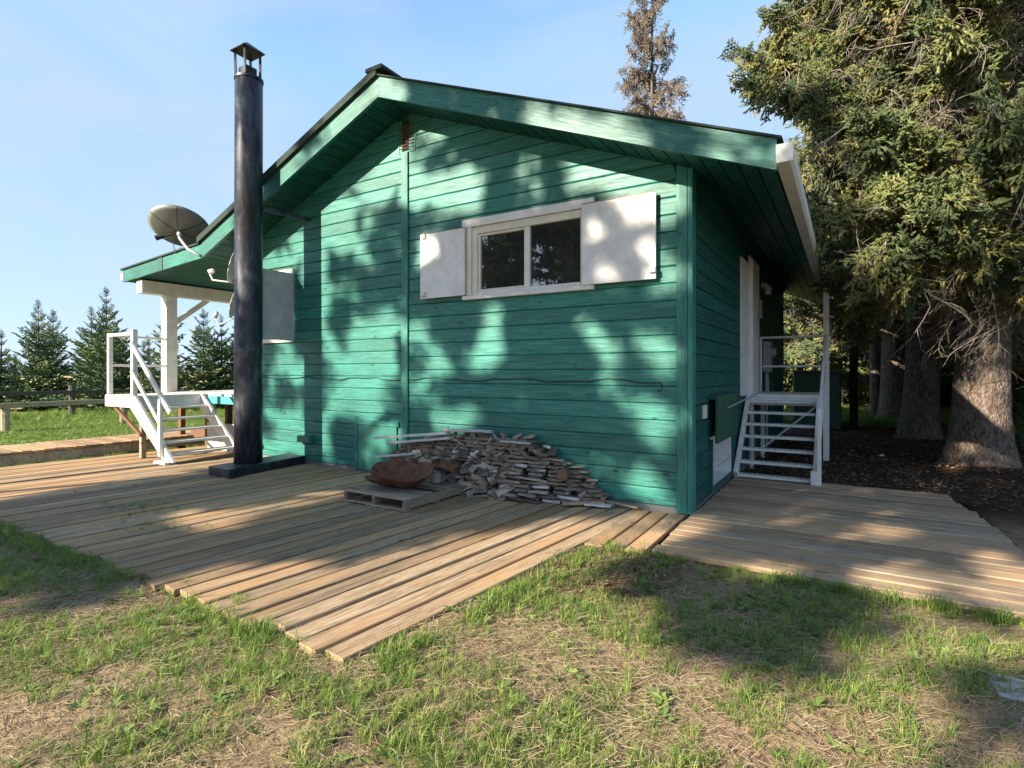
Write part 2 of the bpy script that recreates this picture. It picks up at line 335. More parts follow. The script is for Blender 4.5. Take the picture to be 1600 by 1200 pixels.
# ------------------------------------------------------------------ main deck and side deck
deck = thing('wooden_deck', 'large ground-level deck of weathered planks running out from the green gable wall', 'deck')
dmesh = [plank_mesh('deck_plank', 4.0, .159, .042, M['deck'], s) for s in range(5)]
dmesh2 = [plank_mesh('deck_plank', 4.0, .163, .042, M['deck'], s + 20) for s in range(3)]
x = -.90; i = 0
while x > -10.1:
    sl = .1 if x > -5 else .1 + (-x - 5)*.006
    far = -.03 if x > -8.3 else 2.2
    near = -3.9 + rnd.uniform(-.05, .05)
    L_ = far - near
    for_split = False
    z = rnd.uniform(-.006, .004)
    xe = x + sl*L_*.93
    if far < 0: xe = min(xe, x + sl*L_)
    plank('plank', rnd.choice(dmesh), (x, near, z), (x + sl*L_ * (1 if far < 0 else .6), far, z + rnd.uniform(-.004, .004)), 4.0, deck, rnd.uniform(-.012, .012))
    x -= .187 + rnd.uniform(-.002, .004); i += 1
for (xa, xb, n_) in ((-.47, -.49, 0), (-.295, -.30, 1), (-.115, -.115, 2), (.06-.005, .06-.01, 3)):
    if n_ == 3: break
    plank('plank', dmesh2[n_], (xa, -1.45 + rnd.uniform(-.02, .02), -.008), (xb, -.04, -.008), 4.0, deck, rnd.uniform(-.01, .01))
box('joist', (-9.9, -3.7, -.09), (-1.0, -3.62, -.048), M['deck'], deck); box('joist', (-9.9, -1.9, -.09), (-.9, -1.82, -.048), M['deck'], deck); box('joist', (-9.9, -.3, -.09), (-.05, -.22, -.048), M['deck'], deck)
deck2 = thing('side_deck', 'smaller greyer deck of planks laid sideways below the white side steps', 'deck')
sm_ = [plank_mesh('side_deck_plank', 2.6, .156, .045, M['deck_side'], s + 40) for s in range(5)]
y = -1.37
def xend(y):
    pts = [(-1.4, 2.72), (.08, 2.66), (.5, 2.62), (1.24, 2.59), (1.8, 2.52), (2.46, 2.42)]
    for (a, b_), (c, d) in zip(pts, pts[1:]):
        if a <= y <= c: return b_ + (d-b_)*(y-a)/(c-a)
    return 2.5
while y < 2.38:
    z = .012 + rnd.uniform(-.004, .004)
    plank('plank', rnd.choice(sm_), (.015 + (rnd.uniform(-.0, .03) if y < 0 else .03), y + .08, z), (xend(min(max(y, -1.4), 2.4)) + rnd.uniform(-.03, .03), y + .08 + rnd.uniform(-.006, .006), z + rnd.uniform(-.003, .003)), 2.6, deck2, rnd.uniform(-.012, .012))
    y += .169 + rnd.uniform(-.001, .002)
for xx in (.25, 1.3, 2.35): box('joist', (xx, -1.3, -.08), (xx + .05, 2.3, -.04), M['deck_side'], deck2)

# raised walkway at the left
walk = thing('boardwalk', 'low raised boardwalk of short cross planks between the lawn and the deck', 'walkway')
wm = [plank_mesh('walkway_plank', 1.3, .138, .04, M['deck'], s + 60) for s in range(4)]
y = -5.0
while y < 4.5:
    plank('plank', rnd.choice(wm), (-11.5 + rnd.uniform(-.02, .02), y, .185 + rnd.uniform(-.004, .004)), (-10.22 + rnd.uniform(-.03, .02), y, .185 + rnd.uniform(-.004, .004)), 1.3, walk, 0); y += .147
box('edge_board', (-10.31, -5.1, -.02), (-10.265, 4.5, .138), M['post_wood'], walk); box('edge_board', (-11.42, -5.1, -.05), (-11.37, 4.5, .138), M['post_wood'], walk)

# ------------------------------------------------------------------ the house
house = thing('house', 'green wood-sided cabin with a low gable roof and white shuttered windows', 'house')
RX, RZ, SL = -3.95, 5.20, .396       # ridge x, soffit height at the ridge, roof slope
YB = 9.4; FY = -.56; YE = 9.8
def soff(x, y=0): return RZ - SL*abs(x - RX) - .10*max(0, y)/9.4
def siding_row(name, z0, z1, xa, xb, m, parent):
    """one shiplap board on the plane y=0 clipped to the gable"""
    vs = []; prof = [(0.0, .0), (-.018, .0015), (-.023, .010), (-.023, .90), (-.014, .972), (0.0, .972)]
    h = z1 - z0
    for side in (0, 1):
        for (yy, t) in prof:
            z = z0 + t*h if t > .02 else z0 + t
            lim = max(0.02, (RZ + .012 - z)/SL)
            vs.append((max(xa, RX - lim) if side == 0 else min(xb, RX + lim), yy, z))
    if vs[0][0] >= vs[6][0] - .02: return None
    n = 6; fs = [(i, (i+1) % n, n+(i+1) % n, n+i) for i in range(n)] + [tuple(range(n-1, -1, -1)), tuple(range(n, 2*n))]
    cx = (vs[0][0] + vs[6][0])/2
    vs = [(a-cx, b_, c-z0) for a, b_, c in vs]
    o = meshobj(name, vs, fs, m, parent); o.location = (cx, 0, z0); return o
WX0, WX1, WZ0, WZ1 = -2.80, -1.16, 2.50, 3.36     # window opening
z = .055; k = 0
while z < 5.2:
    z1 = z + .184
    cut = (z1 > WZ0 and z < WZ1)
    if cut:
        siding_row('siding_board', z, z1, -3.905, WX0, M['siding'], house); siding_row('siding_board', z, z1, WX1, -.13, M['siding'], house)
    else: siding_row('siding_board', z, z1, -3.905, -.13, M['siding'], house)
    zl = z - .09
    if zl > 0:
        if zl + .184 > 1.99 and zl < 3.15:
            siding_row('siding_board', zl, zl + .184, -6.46, -4.035, M['siding'], house); siding_row('siding_board', zl, zl + .184, -8.0, -7.55, M['siding'], house)
        else: siding_row('siding_board', zl, zl + .184, -8.0, -4.035, M['siding'], house)
    z = z1; k += 1
siding_row('siding_board', .055, .149, -8.0, -4.035, M['siding'], house)
# side wall boards (plane x = 0)
z = .03
while z < 3.7:
    h = min(.184, 3.72 - z)
    segs = [(.12, 9.3)]
    if z + h > .09 and z < .70: segs = [(.12, .86), (2.34, 9.3)]
    for a, b_ in segs:
        mb = MB(); prof = [(.0, 0), (.018, .0015), (.023, .010), (.023, h*.90), (.014, h*.972), (0, h*.972)]
        vs = [(px_, yy - (a+b_)/2, pz) for yy in (a, b_) for px_, pz in prof]; n = 6
        fs = [(i, n+i, n+(i+1) % n, (i+1) % n) for i in range(n)] + [tuple(range(n)), tuple(range(2*n-1, n-1, -1))]
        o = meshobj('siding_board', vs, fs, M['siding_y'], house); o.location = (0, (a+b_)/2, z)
    z += .184
# backing walls (solid, behind the boards)
mb = MB()
gx = [-7.99, RX, -.01]
def gable_backing(xa, xb, z0=None):
    pts = [(xa, -.02 + .022), (xb, 0)]
wall = MB()
def wall_poly(pts, y0, y1):
    n = len(pts); v = [(a, y0, c) for a, c in pts] + [(a, y1, c) for a, c in pts]
    wall.add(v, [tuple(range(n)), tuple(range(2*n-1, n-1, -1))] + [(i, n+i, n+(i+1) % n, (i+1) % n) for i in range(n)])
e = .002
wall_poly([(-7.99, .0), (WX0, .0), (WX0, soff(WX0)), (RX, soff(RX)), (-7.99, soff(-7.99))], .004, .10)
wall_poly([(WX1, 0), (-.004, 0), (-.004, soff(0)), (WX1, soff(WX1))], .004, .10)
wall_poly([(WX0, 0), (WX1, 0), (WX1, WZ0), (WX0, WZ0)], .004, .10)
wall_poly([(WX0, WZ1), (WX1, WZ1), (WX1, soff(WX1)), (WX0, soff(WX0))], .004, .10)
wall.box((-.10, .102, 0), (-.004, .85, 3.62)); wall.box((-.10, 2.35, 0), (-.004, 9.38, 3.60)); wall.box((-.10, .85, .70), (-.004, 2.35, 3.62)); wall.box((-.10, .85, 0), (-.004, 2.35, .085))
wall.box((-7.99, .102, 0), (-7.9, 9.38, 3.5)); wall.box((-7.9, 9.3, 0), (-.1, 9.38, 3.55))
wall_poly([(-7.9, 3.55), (-.1, 3.55), (-.1, soff(-.1, 9.4)-.02), (RX, soff(RX, 9.4)-.02), (-7.9, soff(-7.9, 9.4)-.02)], 9.3, 9.38)
wall.build('wall', M['dark_green'], house)
box('floor', (-7.9, .1, .9), (-.1, 9.3, .98), M['black'], house); box('foundation_strip', (-7.98, -.012, -.12), (-.02, .0035, .05), M['foundation'], house)
box('foundation_strip', (-.004, .02, -.12), (.01, 9.38, .026), M['foundation'], house)
# corner, centre and frieze trim
MB().cbox((-.132, -.045, -.0), (-.018, -.003, soff(-.13)-.004)).build('corner_board', M['siding_z'], house)
MB().cbox((-.015, -.047, -.0), (.038, .0, soff(0)+.01)).build('corner_board', M['siding_z'], house)
MB().cbox((.004, .002, .02), (.036, .115, 3.64)).build('corner_board', M['siding_z'], house)
MB().cbox((-4.03, -.05, .02), (-3.91, -.002, 4.63)).build('centre_batten', M['siding_z'], house)
MB().cbox((.004, 6.98, .6), (.036, 7.1, 3.6)).build('corner_board', M['siding_z'], house); MB().cbox((.004, 9.28, .0), (.036, 9.39, 3.55)).build('corner_board', M['siding_z'], house)
MB().cbox((.026, .12, 3.49), (.05, 9.3, 3.64)).build('frieze_board', M['siding_y'], house)
# gable vent
vent = MB().cbox((-4.11, -.03, 4.65), (-4.085, -.002, 5.05)).cbox((-3.80, -.03, 4.65), (-3.775, -.002, 5.05)).cbox((-4.11, -.031, 4.625), (-3.775, -.002, 4.649)).build('gable_vent', M['siding_z'], house)
MB().box((-4.084, -.004, 4.65), (-3.801, .0, 5.09)).build('backing', M['black'], vent)
for q in range(8): MB().prism([(-.013, -.012), (.013, .012), (.013, .019), (-.013, -.005)], (-4.084, -.017, 4.68 + q*.047), (-3.801, -.017, 4.68 + q*.047)).build('slat', M['vent_brown'], vent)
# roof: soffit planks along Y, fascia, roofing
pitch = .186
def slope_plank(x0, x1, xmin_side, name='soffit_plank', y0=FY+.03, m='soffit'):
    vs = []
    for yy in (y0, YE):
        for xx, dz in ((x0+.005, 0), (x0+.0, .012), (x0, .03), (x1, .03), (x1, .012), (x1-.005, 0)):
            vs.append((xx, yy, soff(xx, yy) + dz))
    n = 6; fs = [(i, n+i, n+(i+1) % n, (i+1) % n) for i in range(n)] + [tuple(range(n)), tuple(range(2*n-1, n-1, -1))]
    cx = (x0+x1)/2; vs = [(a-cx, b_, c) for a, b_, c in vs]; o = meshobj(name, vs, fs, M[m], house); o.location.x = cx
x = RX
while x < .86: slope_plank(x + .002, min(x + pitch*.93 - .006, .868), 1); x += pitch*.93
x = RX
while x > -8.2: slope_plank(max(x - pitch*.93 + .006, -8.215), x - .002, -1); x -= pitch*.93
KX = -8.22; KZ = soff(KX); PX = -11.08; PZ = 3.33       # porch roof
def psoff(x, y=0): return KZ + (PZ-KZ)*(x-KX)/(PX-KX) - .10*max(0, y)/9.4
x = KX
while x > PX + .1:
    x0 = max(x - .182, PX); vs = []
    for yy in (FY+.03, YE):
        for xx, dz in ((x0+.005, 0), (x0, .012), (x0, .03), (x-.006, .03), (x-.006, .012), (x-.012, 0)): vs.append((xx, yy, psoff(xx, yy)+dz))
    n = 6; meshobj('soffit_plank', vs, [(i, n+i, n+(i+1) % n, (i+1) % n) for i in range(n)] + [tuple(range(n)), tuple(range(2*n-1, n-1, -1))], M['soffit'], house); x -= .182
# fascia boards of the gable end
def slab(name, xa, za, xb, zb, h, y0, y1, m, dz=0, c0=None, c1=None):
    v = [(xa, y0, za+dz), (xb, y0, zb+dz), (xb, y0, zb+dz+h), (xa, y0, za+dz+h)]; v += [(a, y1, c) for a, _, c in v]
    mx = (xa+xb)/2; ang = math.atan2(zb-za, xb-xa); mz = (za+zb)/2 + dz
    rot = Matrix.Rotation(ang, 4, 'Y'); inv = Matrix.Rotation(-(-ang), 4, 'Y')
    vv = [Matrix.Rotation(ang, 3, 'Y') @ Vector((a-mx, b_, c-mz)) for a, b_, c in v]
    o = meshobj(name, vv, [(0, 1, 2, 3), (7, 6, 5, 4), (0, 4, 5, 1), (1, 5, 6, 2), (2, 6, 7, 3), (3, 7, 4, 0)], m, house)
    o.location = (mx, 0, mz); o.rotation_euler = (0, -ang, 0); return o
FH = .275
slab('fascia_board', RX+.001, RZ-.015, .885, soff(.885)-.015, FH, FY-.02, FY+.028, M['fascia'])
slab('fascia_board', KX, KZ-.015, RX-.001, RZ-.015, FH, FY-.02, FY+.028, M['fascia'])
slab('fascia_board', -9.62, psoff(-9.62)-.015, KX-.002, KZ-.015, FH*.86, FY-.02, FY+.028, M['fascia'])
slab('fascia_board', PX, PZ-.015, -9.63, psoff(-9.63)-.015, FH*.83, FY-.02, FY+.026, M['fascia'])
# joint patch on the porch fascia
slab('joint_plate', -9.70, psoff(-9.70)-.02, -9.52, psoff(-9.52)-.02, .25, FY-.03, FY-.021, M['dark_green'])
# roof deck + edge of the roofing (overhangs the fascia)
slab('roof', RX, RZ+FH-.012, .93, soff(.93)+FH-.012, .020, FY-.05, YE, M['roofing'])
slab('roof', KX-.06, soff(KX-.06)+FH-.012, RX-.001, RZ+FH-.012, .105, FY-.07, YE, M['roofing'])
slab('roof', PX-.05, PZ+.225, KX-.03, KZ+.228, .030, FY-.05, YE, M['roofing'])
MB().beam((RX-.03, FY-.08, RZ+FH+.075), (RX-.03, YE, RZ+FH+.0), .30, .05).build('ridge_cap', M['roofing'], house)
slab('eave_board', .835, soff(.85)+.032, .868, soff(.868)+.032, .20, FY+.03, YE, M['dark_green'])
slab('eave_board', PX, PZ+.032, PX+.04, PZ+.033, .17, FY+.03, YE, M['dark_green'])
# gutter: box section along the right eave
gt = MB(); gy = np.linspace(FY-.10, YE, 14); pr = [(-.005, .12), (-.005, 0), (.10, .0), (.125, .03), (.125, .14), (.112, .14), (.112, .035), (.095, .012), (.008, .012), (.008, .12)]
vs = []
for yy in gy:
    t = (yy+.6)/10.4; ox = .893 - .03*t*t; oz = 3.30 - .12*t
    vs += [(ox + a*1.02, yy, oz + b_*1.1) for a, b_ in pr]
n = len(pr); fs = [(i*n+j, (i+1)*n+j, (i+1)*n+(j+1) % n, i*n+(j+1) % n) for i in range(len(gy)-1) for j in range(n)]
gut = meshobj('gutter', vs, fs, M['white'], house)
MB().box((.889, FY-.112, 3.298), (1.022, FY-.101, 3.455)).build('end_cap', M['white'], gut)
slab2 = MB().box((PX-.08, FY-.02, PZ+.04), (PX-.005, FY+3, PZ+.16)).build('gutter', M['white'], house)
# porch beam, post and brace
box('porch_beam', (-10.70, -.50, 3.07), (-10.48, 9.3, 3.325), M['cream'], house, .006)
for yy in (-.02, 3.1, 6.2, 9.0):
    box('porch_post', (-10.70, yy - .02, 1.08), (-10.49, yy + .20, 3.065), M['white_wood'], house, .006)
MB().beam((-10.59, .17, 2.52), (-10.59, .86, 3.07), .09, .10, (1, 0, 0)).build('porch_brace', M['cream'], house)

# main window
win = box('window', (WX0-.02, -.045, WZ1), (WX1+.0, -.002, WZ1+.03), M['cream'], house)
def wpart(n_, a, b_, m='cream'): return box(n_, a, b_, M[m], win)
wpart('head_trim', (-2.94, -.065, 3.365+.03), (-1.06, -.002, 3.50), 'white'); wpart('side_trim', (-2.865, -.066, 2.50), (-2.785, -.002, 3.393), 'cream')
wpart('side_trim', (-1.20, -.05, 2.50), (-1.10, -.002, 3.393), 'cream')
wpart('sill', (-2.93, -.075, 2.445), (-1.06, -.002, 2.497), 'white')
wpart('frame', (-2.783, -.050, WZ0), (-2.70, .03, 3.36)); wpart('frame', (-1.235, -.050, WZ0), (-1.202, .03, 3.36)); wpart('frame', (-2.699, -.052, 3.295), (-1.236, .03, 3.36)); wpart('frame', (-2.699, -.052, WZ0), (-1.236, .03, 2.545), 'white')
wpart('mullion', (-1.995, -.047, 2.546), (-1.915, .03, 3.294), 'white')
wpart('sash', (-2.699, -.035, 2.546), (-2.66, .02, 3.294)); wpart('sash', (-2.659, -.035, 3.262), (-1.996, .02, 3.294)); wpart('sash', (-2.659, -.035, 2.546), (-1.996, .02, 2.572))
MB().box((-2.658, -.012, 2.573), (-1.997, -.006, 3.261)).build('pane', M['glass'], win)
MB().box((-1.914, -.020, 2.546), (-1.236, -.014, 3.294)).build('pane', M['glass'], win)
room = MB().box((-3.2, .4, 2.2), (-.8, .42, 3.6)).build('room_backing', M['black'], house)
# shutters
def shutter(xa, xb, z0, z1, tl=0):
    s_ = box('shutter', (xa, -.095, z0), (xb, -.070, z1), M['white_rusty'], house, .003)
    return s_
sh1 = shutter(-3.635, -2.885, 2.505, 3.392); sh2 = shutter(-1.198, -.335, 2.495, 3.425)
for s_, a_, b_, z_ in ((sh1, -3.635, -2.885, 3.393), (sh2, -1.198, -.335, 3.426)): box('edge_strip', (a_, -.098, z_), (b_, -.068, z_ + .010), M['offcut_warm'], s_, .002)
for (xx, zz, s_) in ((-3.60, 3.33, sh1), (-3.60, 2.535, sh1), (-.40, 2.56, sh2)):
    box('latch', (xx, -.125, zz), (xx+.07, -.096, zz+.06), M['cream'], s_)
MB().cbox((-2.882, -.10, 2.505), (-2.868, -.067, 3.39)).build('hinge', M['cream'], sh1)
# second window (left), shutter swung square to the wall
win2 = box('window', (-7.50, -.045, 3.105), (-6.45, -.002, 3.22), M['white'], house)
box('side_trim', (-6.545, -.046, 2.06), (-6.455, -.002, 3.103), M['white'], win2); box('side_trim', (-7.54, -.046, 2.06), (-7.46, -.002, 3.103), M['white'], win2); box('sill', (-7.56, -.06, 1.995), (-6.45, -.002, 2.058), M['white'], win2)
MB().box((-7.458, -.02, 2.06), (-6.547, -.014, 3.103)).build('pane', M['glass'], win2)
MB().cbox((-6.445, -.66, 2.015), (-6.425, -.05, 3.13), .003).build('shutter', M['grey_sheet'], house)
# hatch in the skirting, small vent box, wire, base skirting
hat = box('access_hatch', (-4.985, -.055, .02), (-4.925, -.026, .775), M['siding_z'], house)
box('frame', (-4.923, -.055, .705), (-4.08, -.026, .775), M['siding'], hat)
MB().cbox((-4.92, -.048, .02), (-4.12, -.026, .70), .003).build('panel', M['green_panel'], hat)
MB().cbox((-6.27, -.13, .36), (-5.93, -.024, .465), .004).build('vent_box', M['green_panel'], house)
pts = [(-7.9, -.03, 1.40)]
for q in range(40): t = q/39; pts.append((-7.8 + 7.45*t, -.030 - .006*math.sin(q), 1.395 + .018*math.sin(q*.9) + .012*math.sin(q*2.3) + (.0 if t < .97 else -.02)))
pts += [(-.30, -.05, 1.38), (-.27, -.06, 1.33), (-.30, -.06, 1.29), (-.33, -.06, 1.30)]
MB().tube(pts, .006, 5).build('wire', M['black'], house)
# side wall furniture
MB().cbox((.024, 2.96, 1.13), (.055, 3.62, 3.24), .004).build('door_casing', M['white'], house)
MB().cbox((.056, 3.55, 1.12), (.085, 4.60, 3.36), .004).build('door_casing', M['white'], house)
MB().cbox((.086, 3.56, 1.12), (.12, 3.62, 3.30), .004).build('door_casing', M['white'], house)
MB().cbox((.024, 5.12, 2.50), (.04, 5.42, 2.84), .003).build('thermometer', M['cream'], house)
MB().box((.0405, 5.24, 2.56), (.043, 5.28, 2.80)).build('thermometer_tube', M['red_wood'], house)
for q in range(9): MB().box((.0405, 5.30, 2.57 + q*.027), (.0425, 5.37, 2.576 + q*.027)).build('scale_mark', M['black'], house)
lb = MB().tube([(.03, 5.30, 3.12), (.09, 5.30, 3.12)], .06, 12).build('porch_light', M['metal'], house)
MB().tube([(.09, 5.30, 3.14), (.14, 5.30, 3.06), (.14, 5.30, 2.94)], [.045, .07, .055], 12).build('glass_shade', M['dish_light'], lb)
mt_ = MB().cbox((.03, 5.5, 1.50), (.16, 5.86, 2.08)).build('meter_box', M['metal'], house)
MB().tube([(.16, 5.68, 1.88), (.24, 5.68, 1.88)], .09, 14).build('meter', M['dish_light'], mt_); MB().tube([(.08, 5.6, 1.5), (.08, 5.6, .1)], .03, 8).build('conduit', M['metal'], mt_); MB().tube([(.08, 5.76, 1.5), (.10, 5.76, .9)], .025, 8).build('conduit', M['metal'], mt_)
MB().cbox((.024, .44, .97), (.05, .60, 1.12)).build('outlet_cover', M['cream'], house)
# low hatch with its flap folded up
hf_ = MB().cbox((.02, .86, .06), (.05, .925, .69)).cbox((.02, 2.27, .06), (.05, 2.335, .69)).cbox((.02, .926, .06), (.051, 2.269, .11)).build('low_hatch', M['siding_y'], house)
MB().box((-.30, .92, .08), (-.28, 2.28, .69)).box((-.28, .92, .084), (.02, 2.28, .09)).box((-.28, .924, .09), (.02, .93, .69)).box((-.28, 2.268, .09), (.02, 2.274, .69)).build('white_liner', M['white'], hf_)
MB().cbox((.012, 1.0, .30), (.018, 2.2, .31)).build('shelf_edge', M['metal'], hf_)
MB().cbox((.10, .78, .66), (.13, 2.05, 1.22)).build('flap', M['dark_green'], hf_)
MB().cbox((.03, .78, 1.17), (.099, 2.05, 1.22)).build('flap_rim', M['dark_green'], hf_)
MB().tube([(.14, 1.35, 1.05), (.22, 3.25, 1.16)], .012, 6).build('prop_rod', M['metal'], hf_)

# ------------------------------------------------------------------ white steps on the side wall
def board_between(name, p0, p1, w, h, m, parent, up=(0, 0, 1)): return MB().beam(p0, p1, w, h, up).build(name, m, parent)
st = thing('side_steps', 'white open metal steps with a landing against the shaded side wall', 'steps')
for xx in (.075, 1.045): board_between('stringer', (xx, 2.28, .05), (xx, 3.42, 1.08), .045, .16, M['white'], st)
for q in range(7):
    zz = .03 + q*.165; yy = 2.31 + q*.178
    tr = MB().cbox((.10, yy, zz), (1.02, yy + .17, zz + .035)).build('tread', M['white'], st)
    mb = MB()
    for s_ in range(12): mb.box((.16 + s_*.07, yy + .02, zz + .0352), (.19 + s_*.07, yy + .15, zz + .041))
    mb.build('grip_ridges', M['metal'], tr)
MB().cbox((.04, 3.52, 1.10), (1.07, 5.0, 1.145)).build('landing', M['white'], st)
MB().cbox((.04, 3.50, .98), (1.07, 3.54, 1.098)).cbox((1.03, 3.541, .98), (1.07, 5.0, 1.098)).build('landing_rim', M['white'], st)
for (a, b_) in ((.10, 4.9), (.98, 4.9), (.10, 3.6)): MB().cbox((a-.03, b_-.03, -.05), (a+.03, b_+.03, .978)).build('leg', M['white'], st)
board_between('brace', (.12, 4.95, .15), (1.0, 4.95, .95), .03, .06, M['white'], st, (0, 1, 0))
MB().cbox((1.05, 4.92, -.03), (1.14, 5.04, 2.93)).build('corner_post', M['white'], st)
for zz in (1.60, 2.12): MB().tube([(.05, 4.97, zz), (1.08, 4.97, zz)], .02, 8).build('rail', M['white'], st)
MB().tube([(.06, 4.97, 1.14), (.06, 4.97, 2.13)], .022, 8).build('rail_post', M['white'], st)
board_between('handrail', (1.09, 4.9, 2.10), (1.09, 2.42, .86), .035, .09, M['white'], st); board_between('handrail', (1.09, 4.9, 1.60), (1.09, 2.42, .45), .035, .06, M['white'], st)
MB().cbox((1.072, 2.27, .0), (1.12, 2.36, 1.02)).build('newel_post', M['white'], st); MB().cbox((1.0, 2.22, .02), (1.08, 2.31, .20)).build('foot_block', M['white'], st)

# ------------------------------------------------------------------ left porch platform with stairs
po = thing('porch_platform', 'raised white porch platform with teal edge board at the left of the cabin', 'porch')
MB().cbox((-10.75, .03, 1.04), (-8.02, 9.2, 1.085)).build('porch_floor', M['white_wood'], po)
MB().cbox((-9.36, -.03, .90), (-8.03, .0, 1.04)).build('edge_board', M['teal'], po)
MB().cbox((-10.74, -.01, .88), (-9.37, .02, 1.039)).build('edge_board', M['white_wood'], po)
for yy in (.25, 2.5, 5, 7.5):
    for xx in (-10.6, -9.6, -8.9, -8.2): MB().cbox((xx, yy, -.13), (xx+.10, yy+.10, 1.038)).build('pier', M['red_wood'], po)
MB().cbox((-10.3, .35, .14), (-8.1, .39, .34)).build('cross_board', M['red_wood'], po)
MB().cbox((-9.25, .10, 0.0), (-8.04, .13, .52)).build('skirt_panel', M['grey_sheet'], po)
ps = thing('porch_stairs', 'white timber stairs with slanting handrails leading down from the porch landing', 'stairs')
MB().cbox((-10.15, -1.21, 1.045), (-9.10, .02, 1.085)).build('landing', M['white_wood'], ps)
MB().cbox((-10.18, -1.25, .875), (-9.20, -1.212, 1.083)).build('rim_board', M['white'], ps)
MB().cbox((-10.18, -1.211, .875), (-10.152, -.0, 1.083)).build('rim_board', M['white_wood'], ps)
MB().cbox((-9.13, -1.16, .875), (-9.09, -.115, 1.043)).build('rim_board', M['white_wood'], ps)
MB().cbox((-9.90, -1.262, .873), (-9.78, -1.251, 1.086)).build('joint_plate', M['metal'], ps)
def stringer(yc, nm):
    v = [(-9.20, 1.084), (-9.06, 1.084), (-7.80, .045), (-8.10, .045), (-9.22, .875)]
    vs = [(a, yc-.022, c) for a, c in v] + [(a, yc+.022, c) for a, c in v]; n = 5
    return meshobj(nm, vs, [tuple(range(n-1, -1, -1)), tuple(range(n, 2*n))] + [(i, (i+1) % n, n+(i+1) % n, n+i) for i in range(n)], M['white'], ps)
stringer(-1.235, 'stringer'); stringer(-.09, 'stringer')
for q in range(5):
    zz = .88 - q*.180; xx = -9.07 + q*.218
    MB().cbox((xx, -1.21, zz-.035), (xx+.24, -.115, zz)).build('tread', M['white_wood'], ps)
MB().cbox((-8.28, -1.33, .0), (-7.92, -1.16, .042)).build('foot_pad', M['pale_board'], ps)
MB().cbox((-10.13, -1.24, 1.086), (-10.06, -1.17, 2.20)).build('rail_post', M['white'], ps)
MB().cbox((-9.20, -1.26, .92), (-9.12, -1.18, 2.24)).build('rail_post', M['white'], ps)
MB().cbox((-8.16, -1.32, .12), (-8.09, -1.262, 1.06)).build('rail_post', M['white'], ps)
board_between('handrail', (-9.13, -1.28, 2.0), (-7.84, -1.28, .84), .04, .075, M['white'], ps); board_between('handrail', (-9.13, -1.275, 1.52), (-8.12, -1.275, .60), .035, .06, M['white'], ps)
board_between('rail', (-10.06, -1.215, 2.17), (-9.2, -1.215, 2.17), .035, .05, M['white'], ps)
for zz in (2.17, 1.62): MB().tube([(-10.10, -1.18, zz), (-10.52, .0, zz)], .022, 8).build('rail', M['white'], ps)
board_between('brace', (-9.95, -1.18, .86), (-9.0, -1.18, .40), .05, .05, M['red_wood'], ps)
MB().cbox((-9.12, -1.16, .0), (-9.04, -1.08, .87)).build('leg', M['post_wood'], ps)

# ------------------------------------------------------------------ chimney pipe on its timber
base = thing('pipe_base', 'black box-section beam lying on the deck under the stove pipe', 'beam', (-6.2, -.7, 0))
v = [(-.31, -.72), (.25, -.74), (.03+.0, .69), (-.42, .69)]
vs = [(a, b_, .0) for a, b_ in v] + [(a, b_, .13) for a, b_ in v]
o = meshobj('beam', vs, [(3, 2, 1, 0), (4, 5, 6, 7), (0, 1, 5, 4), (1, 2, 6, 5), (2, 3, 7, 6), (3, 0, 4, 7)], M['pipe'], base)
bv = o.modifiers.new('bevel', 'BEVEL'); bv.width = .008; bv.segments = 2
pipe = thing('chimney_pipe', 'tall dark steel stove pipe standing beside the green gable wall', 'chimney', (-6.35, -.9, 0))
zs = [.13, 1.0, 1.78, 1.80, 1.82, 1.85, 3.0, 3.9, 3.905, 4.8, 4.81, 5.95]; rs = [.20, .20, .20, .205, .205, .198, .198, .197, .2, .196, .198, .196]
MB().tube([(.0 - .03*z/6, .03*z/6, z) for z in zs], rs, 36).build('pipe', M['pipe'], pipe, True)
MB().tube([(-.03, .03, 5.93), (-.03, .03, 5.965)], .207, 36).build('top_rim', M['pipe'], pipe, False)
cap = MB()
cap.cbox((-.115, -.085, 5.97), (.075, .095, 6.12)); cp = cap.build('cap_base', M['pipe'], pipe)
for (a, b_) in ((-.15, -.12), (.10, -.12), (-.15, .13), (.10, .13)): MB().beam((a + (.02 if a < 0 else -.0), b_, 5.96), (a, b_, 6.36), .05, .014, (0, 1, 0)).build('cap_leg', M['pipe'], pipe)
MB().add([(-.20, -.17, 6.37), (.15, -.17, 6.37), (.15, .18, 6.37), (-.20, .18, 6.37), (-.025, .005, 6.52), (-.20, -.17, 6.355), (.15, -.17, 6.355), (.15, .18, 6.355), (-.20, .18, 6.355)],
         [(0, 1, 4), (1, 2, 4), (2, 3, 4), (3, 0, 4), (8, 7, 6, 5), (0, 5, 6, 1), (1, 6, 7, 2), (2, 7, 8, 3), (3, 8, 5, 0)]).build('cap_roof', M['pipe'], pipe)
MB().beam((.17, .12, 3.98), (.30, .86, 3.98), .05, .06).build('wall_bracket', M['pipe'], pipe)

